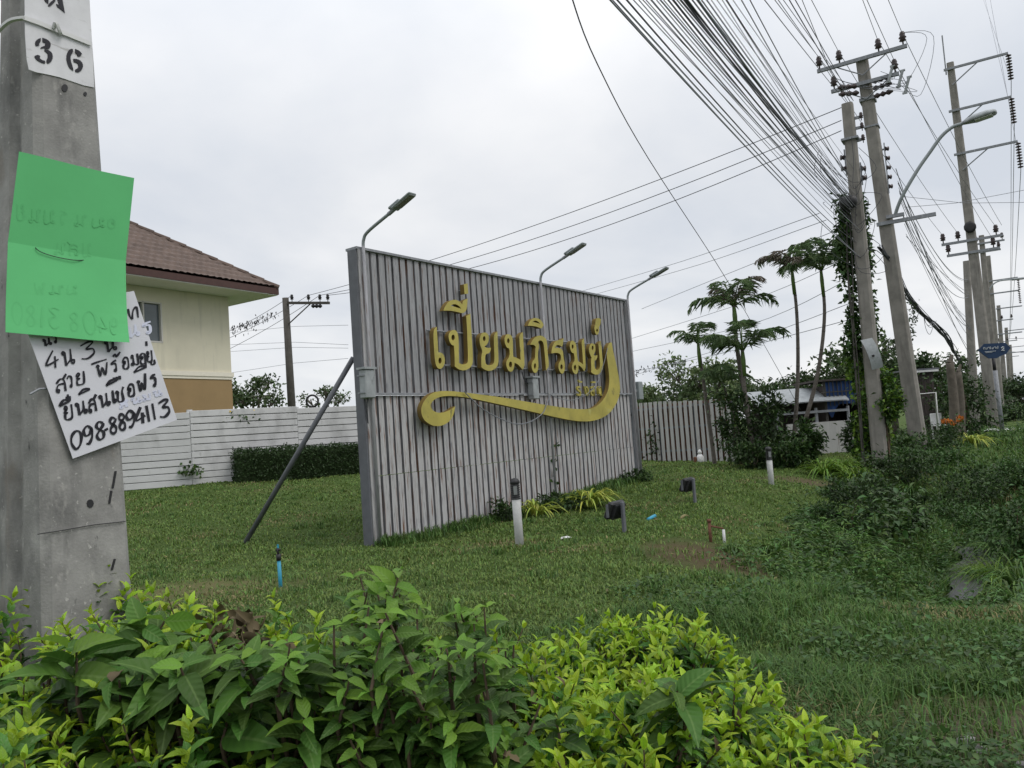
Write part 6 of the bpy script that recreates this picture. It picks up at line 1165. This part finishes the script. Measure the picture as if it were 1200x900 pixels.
# creeping broad-leaved weeds
x, y = scatter(75000, 2.4, 30, 560, 1600); t_ = tz(x, y); k = (t_ > -3.2) & (rng.random(len(x)) < np.clip(.15 + 1.0 * fnoise(x, y, 1.0, 9), 0, 1)) & outside(x, y) & ~inell(x, y, E2, .35, .4); x, y = x[k], y[k]; n = len(x)
z = h(x, y); hh = (.02 + .12 * rng.random(n)) * np.where((tz(x, y) > -2.3) & (y > 5.8), 2.0, 1.0); LL = (.022 + .03 * rng.random(n)) * (1 + .05 * y)
tag(leaf_mesh('ground_weeds', [(np.stack([x, y, z + hh], 1), rdir(n) * [1, 1, .35], rdir(n) * .45 + ZUP, LL, LL * .6, T_SIMPLE, .2, M['weed'])]), 'creeping broad-leaved weeds mixed into the rough grass', 'weeds', None, 'stuff')
# rank weeds on both banks and over the ditch: stalks carrying leaves
x, y = scatter(15000, 8.2, 38, 780, 1330); t_ = tz(x, y); s_ = x * RD[0] + y * RD[1]
k = (t_ > -2.9 + .4 * fnoise(x, y, .8, 2)) & (t_ < 2.6) & (rng.random(len(x)) < np.clip(.25 + .9 * fnoise(x, y, .75, 11), .02, 1) * np.where(t_ > .6, .5, 1) * np.clip((s_ - 8.3) / 2.5, .05, 1)) & outside(x, y); x, y = x[k], y[k]; n = len(x); z = h(x, y)
Hh = (.10 + .50 * rng.random(n) ** 2) * (1 + 1.0 * np.clip(fnoise(x, y, .6, 4), -.6, 1)) * (.8 + .012 * y); s_ = x * RD[0] + y * RD[1]; t_ = tz(x, y); Hh *= np.where((s_ < 14.5) & (t_ > -1.6) & (t_ < .2), .12, 1); pos, ax, up, LL = [], [], [], []
for j in range(9):
    f = (j + .6) / 9 + rng.random(n) * .08; d_ = rdir(n) * np.array([1, 1, .2]); pos.append(np.stack([x, y, z], 1) + ZUP * (Hh * f)[:, None] + rdir(n) * .05); ax.append(d_ + ZUP * (.5 * f - .15)[:, None]); up.append(rdir(n) * .35 + ZUP); LL.append((.05 + .05 * rng.random(n)) * (1 + .022 * y))
pos, ax, up, LL = np.vstack(pos), np.vstack(ax), np.vstack(up), np.concatenate(LL); sel = np.tile(fnoise(x, y, .5, 6), 9) + rng.normal(size=len(LL)) * .25 > .15
tag(leaf_mesh('bank_weeds', [(pos[a_], ax[a_], up[a_], LL[a_], LL[a_] * w_, T_SIMPLE, .25, M[m_]) for a_, w_, m_ in ((sel, .34, 'tall'), (~sel, .5, 'weed'))]), 'dense rank weeds overgrowing the ditch and its banks', 'weeds', None, 'stuff')
# thin weed stems and dry litter
p = G(1168, 3.75); cr_ = MB(); c = []
for k in range(9):
    q_ = p + np.array([rng.normal() * .28, rng.normal() * .3, 0]); q_[2] = hz(q_[0], q_[1]); r_ = random.uniform(.02, .06); nn_ = 9; prof = [(r_ * .9, -.02), (r_, r_ * .2), (r_ * .75, r_ * .5), (r_ * .2, r_ * .62)]
    st_ = MB().lathe(q_, prof, nn_, nrm([rng.normal() * .3, rng.normal() * .3, 1])); v = np.array(st_.v); v += rng.normal(size=v.shape) * r_ * .12
    tag(mesh('stone', v, st_.f, M['white'] if k < 1 else M['concrete']), 'small grey stone on the bare earth at the lower right corner', 'stone', 'stones on the bare earth')

# ------------------------------------------------------------------ foreground planting
TOPPX = [-260, -60, 0, 100, 200, 240, 330, 420, 520, 620, 680, 740, 780, 810, 840, 862, 885, 910]
TOPY = [712, 714, 716, 716, 716, 722, 742, 760, 762, 764, 756, 752, 755, 766, 800, 844, 872, 900]
DB = 2.05
def top_z(x): 
    px = 600 + x / DB * FPX; yy = np.interp(px, TOPPX, TOPY); return EYE - (yy - (510 - (px - 600) * .07)) * DB / FPX
def shoot(p, d, L, nleaf, ll, tm, lists, tipcol, oldcol, stemb, wid=.42, whorl=2, tipfrac=.5, flat=0.):
    d = nrm(d); a0 = random.uniform(0, 6.28); u = nrm(np.cross(d, [.3, .2, 1])); v = np.cross(d, u); bend = np.array([random.uniform(-.15, .15), random.uniform(-.15, .15), 0])
    for k in range(nleaf):
        f = (k + 1) / nleaf; pp = p + d * L * f + bend * L * f * f
        for j in range(whorl):
            a = a0 + k * (math.pi / 2 if whorl == 2 else 2.4) + j * math.pi; out_ = u * math.cos(a) + v * math.sin(a); op = (1.15 - .75 * f if not flat else 1.25 - .35 * f) + random.uniform(-.2, .25)
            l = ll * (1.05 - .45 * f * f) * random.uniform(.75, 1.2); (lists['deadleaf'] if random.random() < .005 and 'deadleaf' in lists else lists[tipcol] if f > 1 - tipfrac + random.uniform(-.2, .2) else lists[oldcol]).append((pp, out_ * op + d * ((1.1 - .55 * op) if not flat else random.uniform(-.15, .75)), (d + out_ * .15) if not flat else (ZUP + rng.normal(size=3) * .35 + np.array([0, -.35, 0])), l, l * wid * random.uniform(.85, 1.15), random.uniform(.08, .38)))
    if stemb is not None: stemb.tube([p - d * .05, p + d * L * .5 + bend * L * .25, p + d * L + bend * L], [.003, .0022, .0012], 4, False)
def to_sets(lists, tm):
    S_ = []
    for mname, it in lists.items():
        if it: S_.append((np.array([i[0] for i in it]), np.array([i[1] for i in it]), np.array([i[2] for i in it]), np.array([i[3] for i in it]), np.array([i[4] for i in it]), tm, np.array([i[5] for i in it]), M[mname]))
    return S_
def hedge_shrub(label, x0, x1, n, y0=1.05, y1=2.25, round_r=False):
    base = np.array([(x0 + x1) / 2, 1.7, 0]); t = thing('golden_shrub', label, 'shrub', base, 'lime-green hedge shrubs in the foreground'); L_ = {'l_gold': [], 'l_mid': [], 'deadleaf': []}; sb_ = MB(); k = 0
    while k < n:
        x = random.uniform(x0, x1); y = random.uniform(y0, y1); zt = float(top_z(x)) + .09 * float(fnoise(x, y, 5.0, 2)) + .045 * float(fnoise(x, y, 11.0, 5)) - .10
        zt -= .10 * max(0, (1.45 - y) / .4) ** 2 + .04 * max(0, (y - 2.1) / .15)
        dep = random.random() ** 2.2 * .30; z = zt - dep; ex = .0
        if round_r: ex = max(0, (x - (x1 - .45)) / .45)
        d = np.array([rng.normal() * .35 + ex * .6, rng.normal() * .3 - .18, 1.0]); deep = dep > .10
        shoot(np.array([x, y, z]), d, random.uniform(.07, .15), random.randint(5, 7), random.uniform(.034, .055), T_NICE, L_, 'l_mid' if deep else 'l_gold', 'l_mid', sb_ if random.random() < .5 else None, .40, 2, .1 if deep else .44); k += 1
    if True:                                                           # side and front faces
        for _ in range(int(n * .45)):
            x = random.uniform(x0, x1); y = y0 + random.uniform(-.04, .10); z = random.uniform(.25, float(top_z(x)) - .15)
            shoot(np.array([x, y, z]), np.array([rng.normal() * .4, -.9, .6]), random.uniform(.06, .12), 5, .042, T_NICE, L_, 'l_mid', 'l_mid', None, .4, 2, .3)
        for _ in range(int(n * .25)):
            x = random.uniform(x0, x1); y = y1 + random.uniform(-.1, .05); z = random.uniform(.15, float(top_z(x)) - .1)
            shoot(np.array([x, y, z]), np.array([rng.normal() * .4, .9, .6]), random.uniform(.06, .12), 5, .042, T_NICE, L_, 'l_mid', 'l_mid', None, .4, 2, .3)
    leaf_mesh('foliage', to_sets(L_, T_NICE), t)
    for _ in range(int((x1 - x0) * 45)):
        b = np.array([random.uniform(x0, x1), random.uniform(1.3, 2.1), -.05]); q_ = b + np.array([rng.normal() * .15, rng.normal() * .12, 0]); q_[2] = float(top_z(b[0])) - random.uniform(.05, .25); sb_.tube([b, (b + q_) / 2 + np.r_[rng.normal(size=2) * .05, 0], q_], [.012, .008, .004], 5, False)
    sb_.build('stems', M['stem'], t); return t
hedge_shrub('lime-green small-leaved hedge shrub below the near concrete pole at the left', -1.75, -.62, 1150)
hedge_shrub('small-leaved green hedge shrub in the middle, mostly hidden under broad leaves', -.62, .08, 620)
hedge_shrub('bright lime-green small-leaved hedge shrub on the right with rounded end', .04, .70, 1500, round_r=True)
# broad-leaved shrub that pushes through the hedge
def broad(label, spots, group='broad-leaved shrubs in the foreground', young=.25):
    b0_ = np.array([np.mean([s[0] for s in spots]), np.mean([s[1] for s in spots]), 0]); t = thing('broadleaf_shrub', label, 'shrub', b0_, group); L_ = {'l_broad': [], 'l_young': [], 'deadleaf': []}; sb_ = MB()
    for (x, y, z, L, n_, ll) in spots:
        p = np.array([x, y, z]); d = np.array([rng.normal() * .28, rng.normal() * .22 - .12, 1.0])
        shoot(p, d, L, n_, ll, T_NICE, L_, 'l_young', 'l_broad', None, .45, 2, young, 1.)
        q_ = p + nrm(d) * L; sb_.tube([p + np.array([rng.normal() * .06, .12, -.35]), p + np.array([0, .03, -.08]), p, q_], [.0045, .004, .0035, .0018], 5, False)
    leaf_mesh('foliage', to_sets(L_, T_NICE), t); sb_.build('stems', M['stem'], t); return t
def spots_px(n, x0, x1, ylo, yhi, D0, D1, L=(.1, .26), ll=(.07, .105)):
    o = []
    for _ in range(n):
        px = random.uniform(x0, x1); py = random.uniform(ylo(px) if callable(ylo) else ylo, yhi); D = random.uniform(D0, D1); p = P(px, py, D); o.append((p[0], p[1], p[2], random.uniform(*L), random.randint(4, 6), random.uniform(*ll)))
    return o
cr_top = lambda px: float(np.interp(px, [320, 380, 420, 450, 500, 560, 610, 650], [810, 795, 775, 772, 790, 792, 800, 830]))
broad('broad-leaved dark green shrub rising through the middle of the hedge', spots_px(270, 310, 610, cr_top, 960, 1.3, 1.9, (.05, .13), (.038, .070)) + spots_px(60, 320, 610, 850, 960, 1.3, 1.6, (.05, .12), (.05, .08)) + spots_px(7, 410, 465, 755, 775, 1.7, 1.9, (.14, .18), (.07, .095)) + spots_px(4, 535, 580, 765, 785, 1.75, 1.9, (.12, .16), (.06, .08)))
broad('broad dark leaves sprawling over the hedge left of the middle shrub', spots_px(70, 130, 345, 795, 915, 1.3, 1.75, (.04, .11), (.06, .105)), young=.08)
broad('few large dark leaves at the bottom of the hedge under the near pole', spots_px(10, 60, 200, 820, 920, 1.35, 1.6, (.08, .14), (.08, .12)) + spots_px(3, 120, 165, 800, 815, 1.55, 1.7, (.10, .14), (.10, .13)), young=.0)
broad('scattered dark broad leaves poking out of the lime-green hedge at the right', spots_px(5, 640, 850, 815, 900, 1.35, 1.6, (.04, .06), (.07, .10)), young=.0)
# dry brown leaves caught in the hedge top
c = P(278, 722, 2.0); n = 60; c = P(272, 742, 2.0); q_ = c + rng.normal(size=(n, 3)) * [.05, .05, .025]
tag(leaf_mesh('dead_leaves', [(q_, rdir(n), rdir(n), .035 + .02 * rng.random(n), .022, T_NICE, .6, M['deadleaf'])]), 'withered brown leaves caught on top of the hedge left of the middle shrub', 'dead leaves', None, 'stuff')
